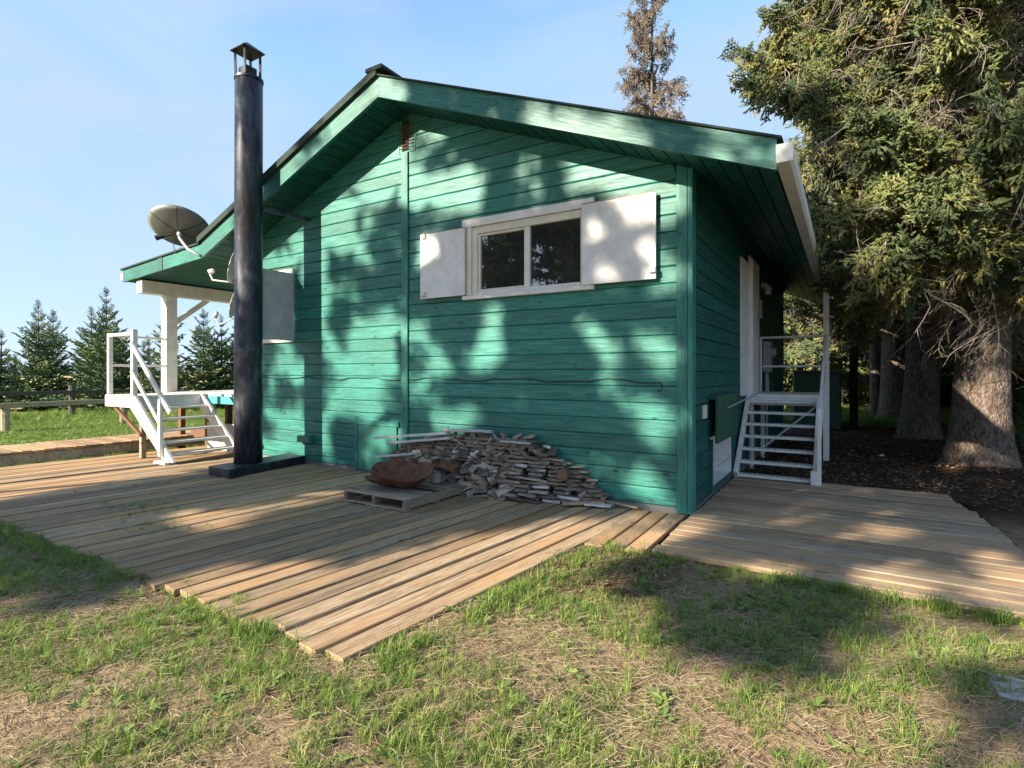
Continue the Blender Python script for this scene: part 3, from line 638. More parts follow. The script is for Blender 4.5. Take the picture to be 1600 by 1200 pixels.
# ------------------------------------------------------------------ satellite dishes
def dish(name, label, c, axis_, a, b_, depth, m, arm_pts, ribs, lnb):
    """elliptical bowl opening along axis_"""
    t = thing(name, label, 'satellite dish', c, 0, 'satellite dishes at the left of the cabin')
    ax = Vector(axis_).normalized(); u = ax.cross(Vector((0, 0, 1))).normalized(); w_ = u.cross(ax).normalized()
    vs = []; fs = []; nr, ns = 7, 36
    for i in range(nr + 1):
        q = i/nr
        for k in range(ns):
            th = 2*math.pi*k/ns; vs.append(u*(a*q*math.cos(th)) + w_*(b_*q*math.sin(th)) + ax*(depth*(q*q-1)))
    for i in range(nr):
        for k in range(ns): fs.append((i*ns+k, i*ns+(k+1) % ns, (i+1)*ns+(k+1) % ns, (i+1)*ns+k))
    o = meshobj('reflector', vs, fs, m, t, True); s_ = o.modifiers.new('solid', 'SOLIDIFY'); s_.thickness = .012
    rim = MB().tube([u*(a*math.cos(th)) + w_*(b_*math.sin(th)) for th in np.linspace(0, 2*math.pi, 41)], .009, 5).build('rim', M['dish_light'] if m != M['dish'] else m, t, True)
    for k in range(ribs):
        th = 2*math.pi*(k+.3)/ribs
        MB().tube([u*(a*q*math.cos(th)) + w_*(b_*q*math.sin(th)) + ax*(depth*(q*q-1) - .014) for q in (.08, .35, .65, .98)], .006, 5).build('rib', M['black'], t)
    for nm, pts_, r_, mm in arm_pts: MB().tube([Vector(p) for p in pts_], r_, 8).build(nm, M[mm], t, True)
    if lnb: MB().tube([Vector(lnb[0]), Vector(lnb[1])], [.05, .035], 10).build('receiver', M[lnb[2]], t)
    return t
dish('satellite_dish', 'big tilted grey satellite dish on a bent arm above the roof kink', (-8.96, -.56, 4.15), (-.36, .40, .85), .50, .50, .11, M['dish'],
     [('mast', [(.05, -.04, -.12), (.10, -.05, -.24), (.36, -.05, -.46), (.74, -.045, -.62)], .026, 'metal'), ('mount', [(.0, 0, -.09), (.05, -.03, -.15), (.09, -.04, -.21)], .045, 'metal'),
      ('cable', [(-.05, -.02, -.14), (-.16, -.03, -.30), (-.10, -.03, -.48), (.05, -.03, -.46), (.10, -.02, -.30)], .008, 'black'),
      ('feed_arm', [(.0, -.06, -.14), (-.08, -.18, -.20), (-.13, -.26, -.24)], .012, 'black')], 6, ((-.18, -.32, -.25), (-.10, -.24, -.22), 'black'))
dish('satellite_dish', 'upper small dish half hidden behind the dark stove pipe', (-7.74, -.30, 3.33), (-.62, -.72, .22), .29, .27, .07, M['dish_light'],
     [('feed_arm', [(.0, .0, -.27), (-.44, -.10, -.20), (-.50, -.12, -.08)], .014, 'white'), ('mast', [(.07, 0, 0), (.10, .28, -.02)], .025, 'metal')], 0, ((-.50, -.12, -.06), (-.43, -.09, -.03), 'white'))
dish('satellite_dish', 'lower small dish half hidden behind the dark stove pipe', (-7.72, -.30, 2.67), (-.62, -.72, .20), .25, .23, .06, M['dish_light'],
     [('feed_arm', [(.0, .0, -.24), (-.36, -.06, -.34), (-.42, -.08, -.20)], .010, 'white'), ('mast', [(.06, 0, 0), (.10, .28, -.02)], .025, 'metal')], 0, ((-.44, -.08, -.20), (-.38, -.06, -.12), 'metal'))

# ------------------------------------------------------------------ pallet, rusty bowl
pal = thing('pallet', 'weathered grey wooden pallet lying on the deck under the rusty bowl', 'pallet', (-3.56, -1.51, 0), R(-1))
for yy in (0, .48, .96): pass
for xx in (.02, .48, .94): MB().cbox((xx-.02, 0, .022), (xx+.022, 1.04, .112)).build('runner', M['pallet'], pal)
yy = .0
pm = [plank_mesh('pallet_slat', .97, .10, .018, M['pallet'], s + 80) for s in range(4)]
for q in range(9):
    if q in (4,): yy += .118; continue
    o = bpy.data.objects.new('slat', pm[q % 4]); col.objects.link(o); o.parent = pal; o.location = (rnd.uniform(-.015, .02), yy + .05, .132 + rnd.uniform(-.001, .003)); o.rotation_euler = (rnd.uniform(-.02, .02), 0, rnd.uniform(-.02, .02)); o.scale = (1, rnd.uniform(.85, 1.08), 1); yy += .118
for yq in (.05, .52, .98):
    o = bpy.data.objects.new('slat', pm[0]); col.objects.link(o); o.parent = pal; o.location = (0, yq, .021)
bowl = MB(); vs = []; fs = []; ns, nr = 40, 9; rr = random.Random(3)
edge = [1 + .10*math.sin(k*.55) + rr.uniform(-.06, .06) for k in range(ns)]
for i in range(nr+1):
    q = i/nr
    for k in range(ns):
        th = 2*math.pi*k/ns; r_ = .40*q*(1 + (edge[k]-1)*q**3)
        zz = .19*q**2.1 + .035*q*math.sin(3*th+.6) + .02*q*math.sin(7*th) + (rr.uniform(-.015, .02) if i == nr else 0)
        vs.append((r_*math.cos(th)*1.06, r_*math.sin(th)*.9, zz))
for i in range(nr):
    for k in range(ns): fs.append((i*ns+k, (i+1)*ns+k, (i+1)*ns+(k+1) % ns, i*ns+(k+1) % ns))
ro = meshobj('rusty_bowl', vs, fs, M['rust'], None, True); ro.location = (-3.10, -1.02, .150); ro.rotation_euler = (R(9), R(-3), .3)
s_ = ro.modifiers.new('solid', 'SOLIDIFY'); s_.thickness = .012; tag(ro, 'crumpled rusty steel bowl resting on the grey pallet', 'scrap metal')
v = []; f = []
for i in range(6):
    for j in range(4): v.append((i*.09, j*.08 + .02*math.sin(i*2), .06*math.sin(i*.7) + .03*j + rr.uniform(-.012, .012)))
for i in range(5):
    for j in range(3): f.append((i*4+j, (i+1)*4+j, (i+1)*4+j+1, i*4+j+1))
r2 = meshobj('rusty_sheet', v, f, M['rust'], None, True); r2.scale = (.75, .75, .75); r2.location = (-2.95, -.70, .30); s_ = r2.modifiers.new('solid', 'SOLIDIFY'); s_.thickness = .008
tag(r2, 'bent rusty sheet lying on the offcut pile just behind the rusty bowl', 'scrap metal')

# ------------------------------------------------------------------ pile of offcuts
def offcut_mesh(l, w, t, m, seed):
    me = plank_mesh('offcut', l, w, t, m, seed)
    for v_ in me.vertices: v_.co.x -= l/2; v_.co.z += t/2
    return me
om = [offcut_mesh(l, w, t, M[mm], 100 + i) for i, (l, w, t, mm) in enumerate([(.20, .085, .026, 'offcut'), (.15, .06, .030, 'offcut'), (.26, .085, .024, 'offcut'), (.12, .085, .04, 'offcut'), (.22, .05, .03, 'pale_board'), (.16, .09, .026, 'offcut_warm'), (.30, .06, .022, 'offcut'), (.13, .07, .035, 'offcut_warm'), (.10, .09, .05, 'offcut'), (.18, .04, .04, 'offcut')])]
PG = 'wood offcuts heaped against the gable wall'
def htop(x):
    pts = [(-4.3, .0), (-4.1, .30), (-3.9, .50), (-3.2, .66), (-2.5, .71), (-1.75, .68), (-1.55, .54), (-1.25, .33), (-.98, .18), (-.8, .05)]
    for (a, b_), (c, d) in zip(pts, pts[1:]):
        if a <= x <= c: return b_ + (d-b_)*(x-a)/(c-a)
    return 0
def yfront(x):
    pts = [(-4.3, -.2), (-3.9, -.50), (-3.1, -.66), (-1.9, -.56), (-1.4, -.38), (-.9, -.2), (-.7, -.15)]
    for (a, b_), (c, d) in zip(pts, pts[1:]):
        if a <= x <= c: return b_ + (d-b_)*(x-a)/(c-a)
    return -.15
nof = 0; fill = []
z = .0; layer = 0
while z < .72:
    x = -4.25 + rnd.uniform(0, .1)
    while x < -.8:
        H = htop(x)
        if z < H - .01:
            neat = -2.0 < x < -1.2
            q = z/max(H, .05); yf = yfront(x)*(1 - .72*q)
            me = rnd.choice(om[:3] + [om[6], om[4]]) if neat else rnd.choice(om)
            o = bpy.data.objects.new('wood_offcut', me); col.objects.link(o)
            if neat and z < .45: rz = rnd.gauss(0, .16); ry = rnd.gauss(0, .05); rx = rnd.gauss(0, .07)
            else: rz = rnd.choice((rnd.gauss(-.5, .5), rnd.gauss(.9, .6))); ry = rnd.gauss(0, .34); rx = rnd.gauss(.35, .35)
            o.rotation_euler = (rx, ry, rz); o.location = (x, min(-.07, yf + .07 + rnd.uniform(-.03, .03)), z + .016 + rnd.uniform(0, .012)); s_ = rnd.uniform(.8, 1.15); o.scale = (s_*(1.15 if neat else .95), s_, rnd.uniform(.8, 1.1))
            tag(o, 'weathered grey scrap-wood offcut in the heap against the gable wall', 'wood offcut', PG); nof += 1
            if H > .2 and q < .93: fill.append((x, yf, z))
        x += (.205 if -2.0 < x < -1.2 else .135) + rnd.uniform(-.02, .04)
    z += .045; layer += 1
# inner mass of the pile: more offcuts, joined
fm = MB()
for (x, yf, z) in fill:
    for t in (.35, .7):
        yy = yf*(1-t) - .03; a = rnd.uniform(-.6, .6); c_ = Vector((x + rnd.uniform(-.04, .04), min(yy, -.08) , z + .02)); d = Vector((math.cos(a), math.sin(a)*.3, rnd.uniform(-.1, .1)))
        fm.beam(c_ - d*.08, c_ + d*.08, .08, .032)
fo = fm.build('offcut_heap', M['offcut'], None); tag(fo, 'packed mass of grey scrap offcuts inside the pile by the wall', 'wood offcuts', kind='stuff')
def longboard(label, p0, p1, w, t, m, name='loose_board', cat='board'):
    o = bpy.data.objects.new(name, plank_mesh(name, 1.0, w, t, M[m], rnd.randint(0, 999))); col.objects.link(o)
    p0, p1 = Vector(p0), Vector(p1); d = (p1-p0); l = d.length; d.normalize(); y_ = Vector((0, 0, 1)).cross(d).normalized(); z_ = d.cross(y_)
    mt = Matrix((d, y_, z_)).transposed().to_4x4() @ Matrix.Diagonal((l, 1, 1, 1)); mt.translation = p0; o.matrix_world = mt; return tag(o, label, cat)
longboard('longest pale grey board laid across the left top of the offcut pile', (-4.15, -.42, .60), (-3.02, -.25, .72), .11, .03, 'pale_board')
longboard('pale board directly beneath the longest one on the left of the pile', (-3.95, -.40, .54), (-2.95, -.28, .66), .10, .03, 'pale_board')
longboard('white board end lying flat on the very top of the offcut pile', (-3.10, -.24, .755), (-2.38, -.18, .765), .10, .03, 'pale_board')
longboard('thin pale splinter board on the upper right slope of the pile', (-2.20, -.26, .66), (-1.80, -.24, .655), .06, .02, 'pale_board')
longboard('pale split board sticking out over the rusty bowl', (-3.95, -.62, .38), (-3.35, -.45, .45), .09, .025, 'pale_board')
longboard('tan bare board end resting on the deck at the right foot of the pile', (-1.28, -.42, .045), (-.92, -.12, .055), .09, .028, 'offcut_warm')
longboard('short whitish board lying on the deck beside the tan board end', (-1.08, -.26, .035), (-.80, -.20, .035), .12, .022, 'pale_board')
longboard('thin dark lath running along the wall foot right of the pile', (-1.12, -.10, .075), (-.52, -.12, .03), .045, .02, 'offcut_warm')
lg = MB().tube([(-1.32, -.36, .33), (-1.36, -.2, .33)], [.06, .065], 12).build('log_end', M['offcut_warm'], None, False); tag(lg, 'small round log end sitting on the right slope of the pile', 'log')
cn = MB().tube([(-2.93, -.60, .0), (-2.93, -.60, .26)], .055, 14).build('tin_can', M['metal'], None, False); tag(cn, 'dull grey metal can standing between the rusty bowl and the pile', 'can')

# ------------------------------------------------------------------ yard items on the right
MB_ = MB()
sh = thing('storage_tank', 'dark green storage box behind the side steps under the spruces', 'storage box', (.1, 11.2, -.05))
MB().cbox((0, 0, 0), (1.15, 1.6, 1.55), .03).build('body', M['dark_green'], sh); MB().cbox((-.04, -.05, 1.551), (1.20, 1.65, 1.60), .01).build('lid', M['post_wood'], sh)
bp = thing('black_post', 'tall black square post standing on the duff in front of the spruces', 'post', (1.54, 11.58, -.08))
MB().cbox((-.10, -.10, 0), (.10, .10, 2.90), .012).build('post_shaft', M['black'], bp); MB().cbox((-.13, -.13, 2.60), (-.101, .0, 2.82)).build('bracket', M['metal'], bp)
pl = MB().tube([(.55, 11.6, 3.15), (1.6, 11.62, 2.90), (2.7, 11.9, 2.35)], .045, 8).build('slanting_pole', M['twig'], None, True); tag(pl, 'long thin grey pole slanting over the black post towards the trees', 'pole')
pv = MB().cbox((2.02, -2.50, -.06), (2.6, -2.26, -.028), .01).build('paving_slab', M['pale_board'], None); tag(pv, 'pale flat slab sunk in the grass at the right edge', 'slab')
wr = MB().cbox((1.9, 6.0, -.02), (1.97, 6.06, .01)).build('litter_scrap', M['white'], None); tag(wr, 'small white scrap lying on the dark duff between deck and trees', 'scrap')

# fences
def fence(name, label, x, y0, y1, step, ph, rails, r_, wm_='post_wood'):
    t = thing(name, label, 'fence', (x, y0, -.06))
    yy = 0; 
    while yy < y1 - y0:
        MB().tube([(0, yy, 0), (0, yy, ph)], r_, 10).build('post', M[wm_], t); yy += step
    for rz_ in rails:
        yy = 0
        while yy < y1 - y0 - .1:
            MB().beam((r_*.4, yy - .05, rz_), (r_*.4, yy + step - .06, rz_ + rnd.uniform(-.015, .015)), .09, .13).build('rail', M[wm_], t); yy += step
    return t
fence('low_rail_fence', 'low pale single-rail fence crossing the lawn left of the porch', -17.1, -6.1, 14, 2.7, .64, (.70,), .10)
fence('pasture_fence', 'two-rail fence, toned dark for tree shade, standing in front of the row of young spruces', -21.8, -12, 24, 3.6, 1.1, (.50, .86), .10, 'shaded_wood')

# ------------------------------------------------------------------ vegetation templates (used through geometry nodes)
def template(name, vs, fs, m, smooth=False):
    me = bpy.data.meshes.new(name); me.from_pydata([tuple(v) for v in vs], [], fs); me.materials.append(m)
    if smooth: me.polygons.foreach_set('use_smooth', [True]*len(me.polygons))
    return bpy.data.objects.new(name, me)
def shoot(vs, fs, p, d, l, r_, nl, rr, nn, core=True):
    """one needle-covered shoot: thin core plus nn needle triangles"""
    d = d.normalized(); a = Vector((0, 0, 1)) if abs(d.z) < .9 else Vector((1, 0, 0)); u = d.cross(a).normalized(); w_ = d.cross(u)
    b = len(vs)
    if core:
        for k in range(3): t = 2.1*k; vs.append(p + (u*math.cos(t) + w_*math.sin(t))*r_)
        vs.append(p + d*l); fs += [(b, b+1, b+3), (b+1, b+2, b+3), (b+2, b, b+3)]
    for i in range(nn):
        q = (i + .5)/nn; t = i*2.4; o = u*math.cos(t) + w_*math.sin(t); s = p + d*l*q; tip = s + (o*.85 + d*.75)*nl; wv = d.cross(o)*nl*.17
        b = len(vs); vs += [s + wv, s - wv, tip + wv*.3, tip - wv*.3]; fs.append((b, b+1, b+3, b+2))
def chunk(vs, fs, p, d, l, r_, nn, rr):
    """a stubby needle-covered shoot: four-sided spindle with a few needle points standing off it"""
    d = d.normalized(); a = Vector((0, 0, 1)) if abs(d.z) < .9 else Vector((1, 0, 0)); u = d.cross(a).normalized(); w_ = d.cross(u); b = len(vs)
    vs.append(p); 
    for q in (.3, .8):
        for k in range(4): t = 1.57*k + q; vs.append(p + d*l*q + (u*math.cos(t) + w_*math.sin(t))*r_*(1 if q < .5 else .75)*rr.uniform(.75, 1.25))
    vs.append(p + d*l)
    for k in range(4):
        k2 = (k+1) % 4; fs += [(b, b+1+k2, b+1+k), (b+1+k, b+1+k2, b+5+k2, b+5+k), (b+5+k, b+5+k2, b+9)]
    for i in range(nn):
        q = (i + .6)/nn; t = i*2.4; o = u*math.cos(t) + w_*math.sin(t); s_ = p + d*l*q; tip = s_ + (o*1.0 + d*.7)*r_*1.55; wv = d.cross(o)*r_*.35
        b = len(vs); vs += [s_ + wv, s_ - wv, tip]; fs.append((b, b+1, b+2))
def make_spray(seed, m, L_=.55, sides=12, sub=4, r_=.0155, sl=.095, nn=9, droop=.25, flat=.35, side=.5):
    rr = random.Random(seed); vs = []; fs = []
    def axis_pt(q): return Vector((L_*q, .03*math.sin(q*3+seed)*L_, -droop*L_*q*q))
    for i in range(sides):
        q = .08 + .86*i/sides; p = axis_pt(q); d = (axis_pt(q+.05)-p).normalized()
        chunk(vs, fs, p, d, L_/sides*1.2, r_, nn//2, rr)
        sd = 1 if i % 2 else -1; l = L_*(side*(1-q)+.12)*rr.uniform(.75, 1.2)
        dd = (d*.75 + Vector((0, sd, rr.uniform(-flat, flat)))).normalized(); n2 = max(1, int(l/sl*1.1))
        for j in range(n2):
            p2 = p + dd*l*j/n2; chunk(vs, fs, p2, dd + Vector((0, 0, rr.uniform(-.15, .15))), l/n2*1.15, r_*.95, nn//2, rr)
            if j < sub:
                for s2 in (1, -1):
                    d2 = (dd*.8 + dd.cross(Vector((0, 0, 1)))*s2*.8 + Vector((0, 0, rr.uniform(-.4, .35)))).normalized()
                    chunk(vs, fs, p2 + dd*l/n2*.5, d2, sl*rr.uniform(.6, 1.15), r_, nn, rr)
    chunk(vs, fs, axis_pt(.94), Vector((1, 0, -.1)), sl*1.2, r_, nn, rr)
    return template('spruce_spray', vs, fs, m)
SPR = [make_spray(s, M['spruce'], L_=ll, flat=.75, side=sd_, droop=dr) for s, ll, sd_, dr in ((1, .55, .5, .25), (2, .45, .65, .1), (3, .6, .4, .4), (4, .4, .7, .0), (7, .5, .55, .5))] + [make_spray(9, M['spruce'], .42, 9, 2, .013, .08, 8, .8, .6, .3)]
SPC = [make_spray(21, M['spruce'], .5, 7, 1, .022, .13, 5)]
SPY = [make_spray(s, M['spruce_young'], 1.0, 9, 1, .030, .16, 7, -.16, .3, .38) for s in (4, 5)]
SPB = [make_spray(6, M['spruce_brown'], .5, 8, 2, .016, .08, 8, .9, .6)]
def twigs(seed):
    rr = random.Random(seed); vs = []; fs = []
    def br(p, d, l, r_, dep):
        mb = MB(); q = p; pts = [p.copy()]
        for k in range(3): d = (d + Vector((rr.uniform(-.35, .35), rr.uniform(-.35, .35), rr.uniform(-.45, .15)))).normalized(); q = q + d*l/3; pts.append(q.copy())
        mb.tube(pts, [r_, r_*.8, r_*.6, r_*.3], 3, False); b = len(vs); vs.extend(Vector(v) for v in mb.v); fs.extend(tuple(i+b for i in f) for f in mb.f)
        if dep: 
            for k in range(3): br(pts[1 + k % 3], (d + Vector((rr.uniform(-1, 1), rr.uniform(-1, 1), rr.uniform(-.7, .3)))).normalized(), l*.55, r_*.6, dep-1)
    br(Vector((0, 0, 0)), Vector((1, 0, -.15)), .8, .010, 3)
    return template('dead_twigs', vs, fs, M['twig'])
TWG = [twigs(1), twigs(2)]
SPRT = SPR*3 + [TWG[1]]
def tuft(seed, m, n, hmin, hmax, wd, lean):
    rr = random.Random(seed); vs = []; fs = []
    for i in range(n):
        a = rr.uniform(0, 6.28); r_ = rr.uniform(0, .035); p = Vector((r_*math.cos(a), r_*math.sin(a), -.01)); h = rr.uniform(hmin, hmax); b2 = rr.uniform(0, 6.28)
        d = Vector((math.cos(b2), math.sin(b2), 0)); l = rr.uniform(.2, lean); s = Vector((-d.y, d.x, 0))*wd
        m1 = p + Vector((0, 0, h*.55)) + d*h*l*.3; t = p + Vector((0, 0, h*(1-.25*l))) + d*h*l
        b = len(vs); vs += [p - s, p + s, m1 - s*.8, m1 + s*.8, t]; fs += [(b, b+1, b+3, b+2), (b+2, b+3, b+4)]
    return template('grass_tuft', vs, fs, m)
GR = [tuft(s, M['grass'], 22, .03, .10, .0022, 1.1) for s in (1, 2)] + [tuft(3, M['grass'], 14, .05, .16, .0026, .9)]
GRS = [tuft(5, M['grass'], 20, .02, .055, .0028, 1.2)]
def strawt(seed):
    rr = random.Random(seed); vs = []; fs = []
    for i in range(16):
        p = Vector((rr.uniform(-.09, .09), rr.uniform(-.09, .09), rr.uniform(.0, .018))); a = rr.uniform(0, 6.28); l = rr.uniform(.02, .075)
        d = Vector((math.cos(a), math.sin(a), rr.uniform(-.12, .25)))*l; s = Vector((-math.sin(a), math.cos(a), .3))*.0012
        b = len(vs); vs += [p-s, p+s, p+d+s*.6, p+d-s*.6]; fs.append((b, b+1, b+2, b+3))
    return template('straw', vs, fs, M['straw'])
ST = [strawt(1), strawt(2)]
def litter(seed):
    rr = random.Random(seed); vs = []; fs = []
    for i in range(9):
        p = Vector((rr.uniform(-.1, .1), rr.uniform(-.1, .1), rr.uniform(.002, .015))); a = rr.uniform(0, 6.28); l = rr.uniform(.008, .026)
        u = Vector((math.cos(a), math.sin(a), rr.uniform(-.5, .5)))*l; w_ = Vector((-math.sin(a), math.cos(a), rr.uniform(-.5, .5)))*l*.55
        b = len(vs); vs += [p-u, p-w_*.9, p+u, p+w_]; fs.append((b, b+1, b+2, b+3))
    return template('litter', vs, fs, M['litter'])
LI = [litter(1), litter(2)]
def rosette(seed, n, l0, up):
    rr = random.Random(seed); vs = []; fs = []
    for i in range(n):
        a = i*2.4 + rr.uniform(-.3, .3); l = l0*rr.uniform(.6, 1.15); d = Vector((math.cos(a), math.sin(a), 0)); s = Vector((-d.y, d.x, 0)); e_ = up*rr.uniform(.6, 1.3)
        prof = [(0, .05), (.3, .16), (.6, .22), (.85, .14), (1, .0)]; b = len(vs)
        for q, wq in prof:
            zc = l*(e_*q - .55*e_*q*q) + .004
            vs += [d*l*q + s*wq*l*.9 + Vector((0, 0, zc + .02*l)), d*l*q + Vector((0, 0, zc - .02*l)), d*l*q - s*wq*l*.9 + Vector((0, 0, zc + .02*l))]
        for k in range(4):
            o = b + k*3; fs += [(o, o+1, o+4, o+3), (o+1, o+2, o+5, o+4)]
    return template('weed_rosette', vs, fs, M['weed'])
WE = [rosette(1, 8, .07, .5), rosette(2, 7, .10, .8), rosette(3, 9, .045, .9)]

def instancer(name, pts, rots, scl, temps, parent=None):
    """a mesh of points whose geometry-nodes modifier puts a template on every point"""
    me = bpy.data.meshes.new(name); me.from_pydata([tuple(p) for p in pts], [], [])
    a = me.attributes.new('rot', 'FLOAT_VECTOR', 'POINT'); a.data.foreach_set('vector', np.array(rots, dtype=np.float32).ravel())
    a = me.attributes.new('scl', 'FLOAT', 'POINT'); a.data.foreach_set('value', np.array(scl, dtype=np.float32))
    a = me.attributes.new('pick', 'INT', 'POINT'); a.data.foreach_set('value', np.array([rnd.randrange(len(temps)) for _ in pts], dtype=np.int32))
    o = bpy.data.objects.new(name, me); col.objects.link(o)
    if parent: o.parent = parent
    ng = bpy.data.node_groups.new(name, 'GeometryNodeTree'); ng.interface.new_socket('Geometry', in_out='INPUT', socket_type='NodeSocketGeometry'); ng.interface.new_socket('Geometry', in_out='OUTPUT', socket_type='NodeSocketGeometry')
    gi = ng.nodes.new('NodeGroupInput'); go = ng.nodes.new('NodeGroupOutput'); iop = ng.nodes.new('GeometryNodeInstanceOnPoints')
    g2i = ng.nodes.new('GeometryNodeGeometryToInstance'); k = ng.links.new
    for t in reversed(temps):
        oi = ng.nodes.new('GeometryNodeObjectInfo'); oi.inputs['Object'].default_value = t; oi.transform_space = 'ORIGINAL'; k(oi.outputs['Geometry'], g2i.inputs[0])
    iop.inputs['Pick Instance'].default_value = True
    def attr(n_, ty):
        q = ng.nodes.new('GeometryNodeInputNamedAttribute'); q.data_type = ty; q.inputs['Name'].default_value = n_; return q.outputs['Attribute']
    k(gi.outputs[0], iop.inputs['Points']); k(g2i.outputs[0], iop.inputs['Instance']); k(attr('pick', 'INT'), iop.inputs['Instance Index'])
    k(attr('rot', 'FLOAT_VECTOR'), iop.inputs['Rotation']); k(attr('scl', 'FLOAT'), iop.inputs['Scale']); k(iop.outputs[0], go.inputs[0])
    md = o.modifiers.new('foliage', 'NODES'); md.node_group = ng; o['kind'] = 'stuff'; return o

# ------------------------------------------------------------------ lit areas wanted on wall and ground (gaps in the crowns towards the sun)
LITW = [(-3.33, 3.92, 0.24), (-2.98, 3.9, 0.15), (-2.64, 3.78, 0.07), (-1.9, 4.1, 0.11), (-1.92, 3.68, 0.09), (-1.92, 3.94, 0.07), (-1.27, 3.68, 0.12), (-1.07, 3.69, 0.12), (-0.84, 3.60, 0.10), (-0.54, 3.59, 0.16), (-0.26, 3.4, 0.12), (-2.39, 2.16, 0.1), (-2.44, 1.92, 0.16), (-2.69, 1.74, 0.08), (-3.28, 1.64, 0.07), (-1.88, 2.2, 0.06), (-1.27, 2.17, 0.07), (-1.06, 1.87, 0.07), (-0.84, 1.83, 0.08), (-0.33, 1.85, 0.14), (-0.29, 1.69, 0.11), (-0.91, 1.65, 0.06), (-0.8, 1.32, 0.08), (-0.33, 1.05, 0.12), (-0.27, 0.81, 0.06), (-0.5, 0.83, 0.1), (-1.19, 0.42, 0.14), (-0.8, 0.49, 0.07), (-0.5, 0.34, 0.16), (-0.33, 0.25, 0.1), (-2.06, 1.23, 0.06), (-2.03, 1.07, 0.07), (-3.03, 0.82, 0.14), (-3.33, 0.94, 0.07), (-3.56, 3.16, 0.1), (-0.22, 2.74, 0.07), (-0.22, 2.54, 0.08), (-4.42, 4.48, 0.18), (-4.75, 4.3, 0.19), (-5.23, 3.94, 0.17), (-5.52, 3.84, 0.21), (-5.3, 3.53, 0.14), (-4.81, 2.09, 0.24), (-4.55, 1.7, 0.28), (-4.42, 2.26, 0.18), (-4.61, 1.41, 0.16), (-5.38, 1.71, 0.2), (-4.1, 4.79, 0.12), (-3.92, 2.1, 0.1), (-3.74, 1.33, 0.11), (-5.16, 1.01, 0.14), (-4.95, 1.31, 0.14), (-4.29, 1.88, 0.13), (-4.75, 0.93, 0.11), (-4.42, 0.56, 0.12), (-4.68, 0.36, 0.11), (-3.74, 4.98, 0.09), (-3.33, 4.8, 0.11), (-2.85, 3.97, 0.08), (-0.99, 3.13, 0.07), (-0.5, 3.26, 0.09), (-0.40, 2.85, 0.07), (-0.84, 2.57, 0.08), (-3.58, 4.98, 0.09), (-3.3, 4.85, 0.09), (-2.43, 4.54, 0.08), (-1.33, 4.06, 0.07), (-1.17, 3.99, 0.08), (-0.78, 3.78, 0.13), (-0.42, 3.62, 0.08), (0.44, 3.25, 0.05)]
LITG = [(0.878, 0.479, 0.27), (0.523, -0.416, 0.3), (0.307, -0.999, 0.28), (2.03, 1.34, 0.34), (2.085, 0.798, 0.28), (-4.007, -1.48, 0.23), (-3.892, -2.74, 0.26), (-4.374, -2.595, 0.21), (-0.954, -1.07, 0.25), (-0.451, -1.465, 0.28), (-1.434, -2.269, 0.27), (2.661, 4.335, 0.24), (2.284, 2.81, 0.2), (1.271, -0.969, 0.2), (2.119, -0.764, 0.23), (2.9, 4.4, .3), (2.2, 3.6, .25), (3.6, 3.5, .4)]
_rb = random.Random(5)
LITW += [(_rb.uniform(-3.8, -.1), _rb.uniform(.3, 4.2), _rb.uniform(.0, .06)) for _ in range(34)] + [(_rb.uniform(-5.4, -3.9), _rb.uniform(.3, 4.4), _rb.uniform(.02, .10)) for _ in range(14)]
def shadow_pt(p):
    """where the shadow of p falls: ('w', x, z) on the gable wall or ('g', x, y) on the ground"""
    t = -p.y/1.0
    z = p.z - .53*t; x = p.x + .45*t
    if z > 0 and t > 0: return 'w', x, z
    t = p.z/.53; return 'g', p.x + .45*t, p.y + t
def lit_wanted(p):
    k, a, b_ = shadow_pt(p)
    if k == 'w':
        if a < -5.55 + .15*math.sin(b_*3):
            return .86 if mnoise.noise(Vector((a*1.9, b_*1.9, 1.7))) > -.15 else .1
        if a > .4: return .35
        for (x_, z_, r_) in LITW:
            if (a-x_)**2 + (b_-z_)**2 < (r_*.92 + .09)**2: return 1.0
        return 0.0
    if a < -6.9: return .93
    edge = -3.55 + (a + 3.0)*.82          # near edge of the shade on the deck
    if a < -2.8: edge = -4.6 + .2*math.sin(a*3)
    if a < -.3 and b_ < edge: return 1.0
    if -.3 <= a < 1.4 and b_ < -2.25 - .42*(a + .3) + .35*mnoise.noise(Vector((a*1.5, b_, 4))): return 1.0
    if a >= 1.4 and b_ < -1.5: return 1.0 if mnoise.noise(Vector((a*1.2, b_*1.2, 6))) > -.22 else 0.0
    if a > 0 and -1.5 < b_ < 2.6: return 1.0 if mnoise.noise(Vector((a*1.3, b_*.9, 2.2))) > (-.12 if a < 1.2 else .02) else 0.0
    if a > 2.4 and b_ > 2: return .7
    for (x_, y_, r_) in LITG:
        if (a-x_)**2 + ((b_-y_)*.6)**2 < (r_*1.1 + .08)**2: return 1.0
    return .6 if mnoise.noise(Vector((a*1.3, b_*.8, 2.2))) > .32 else 0.0

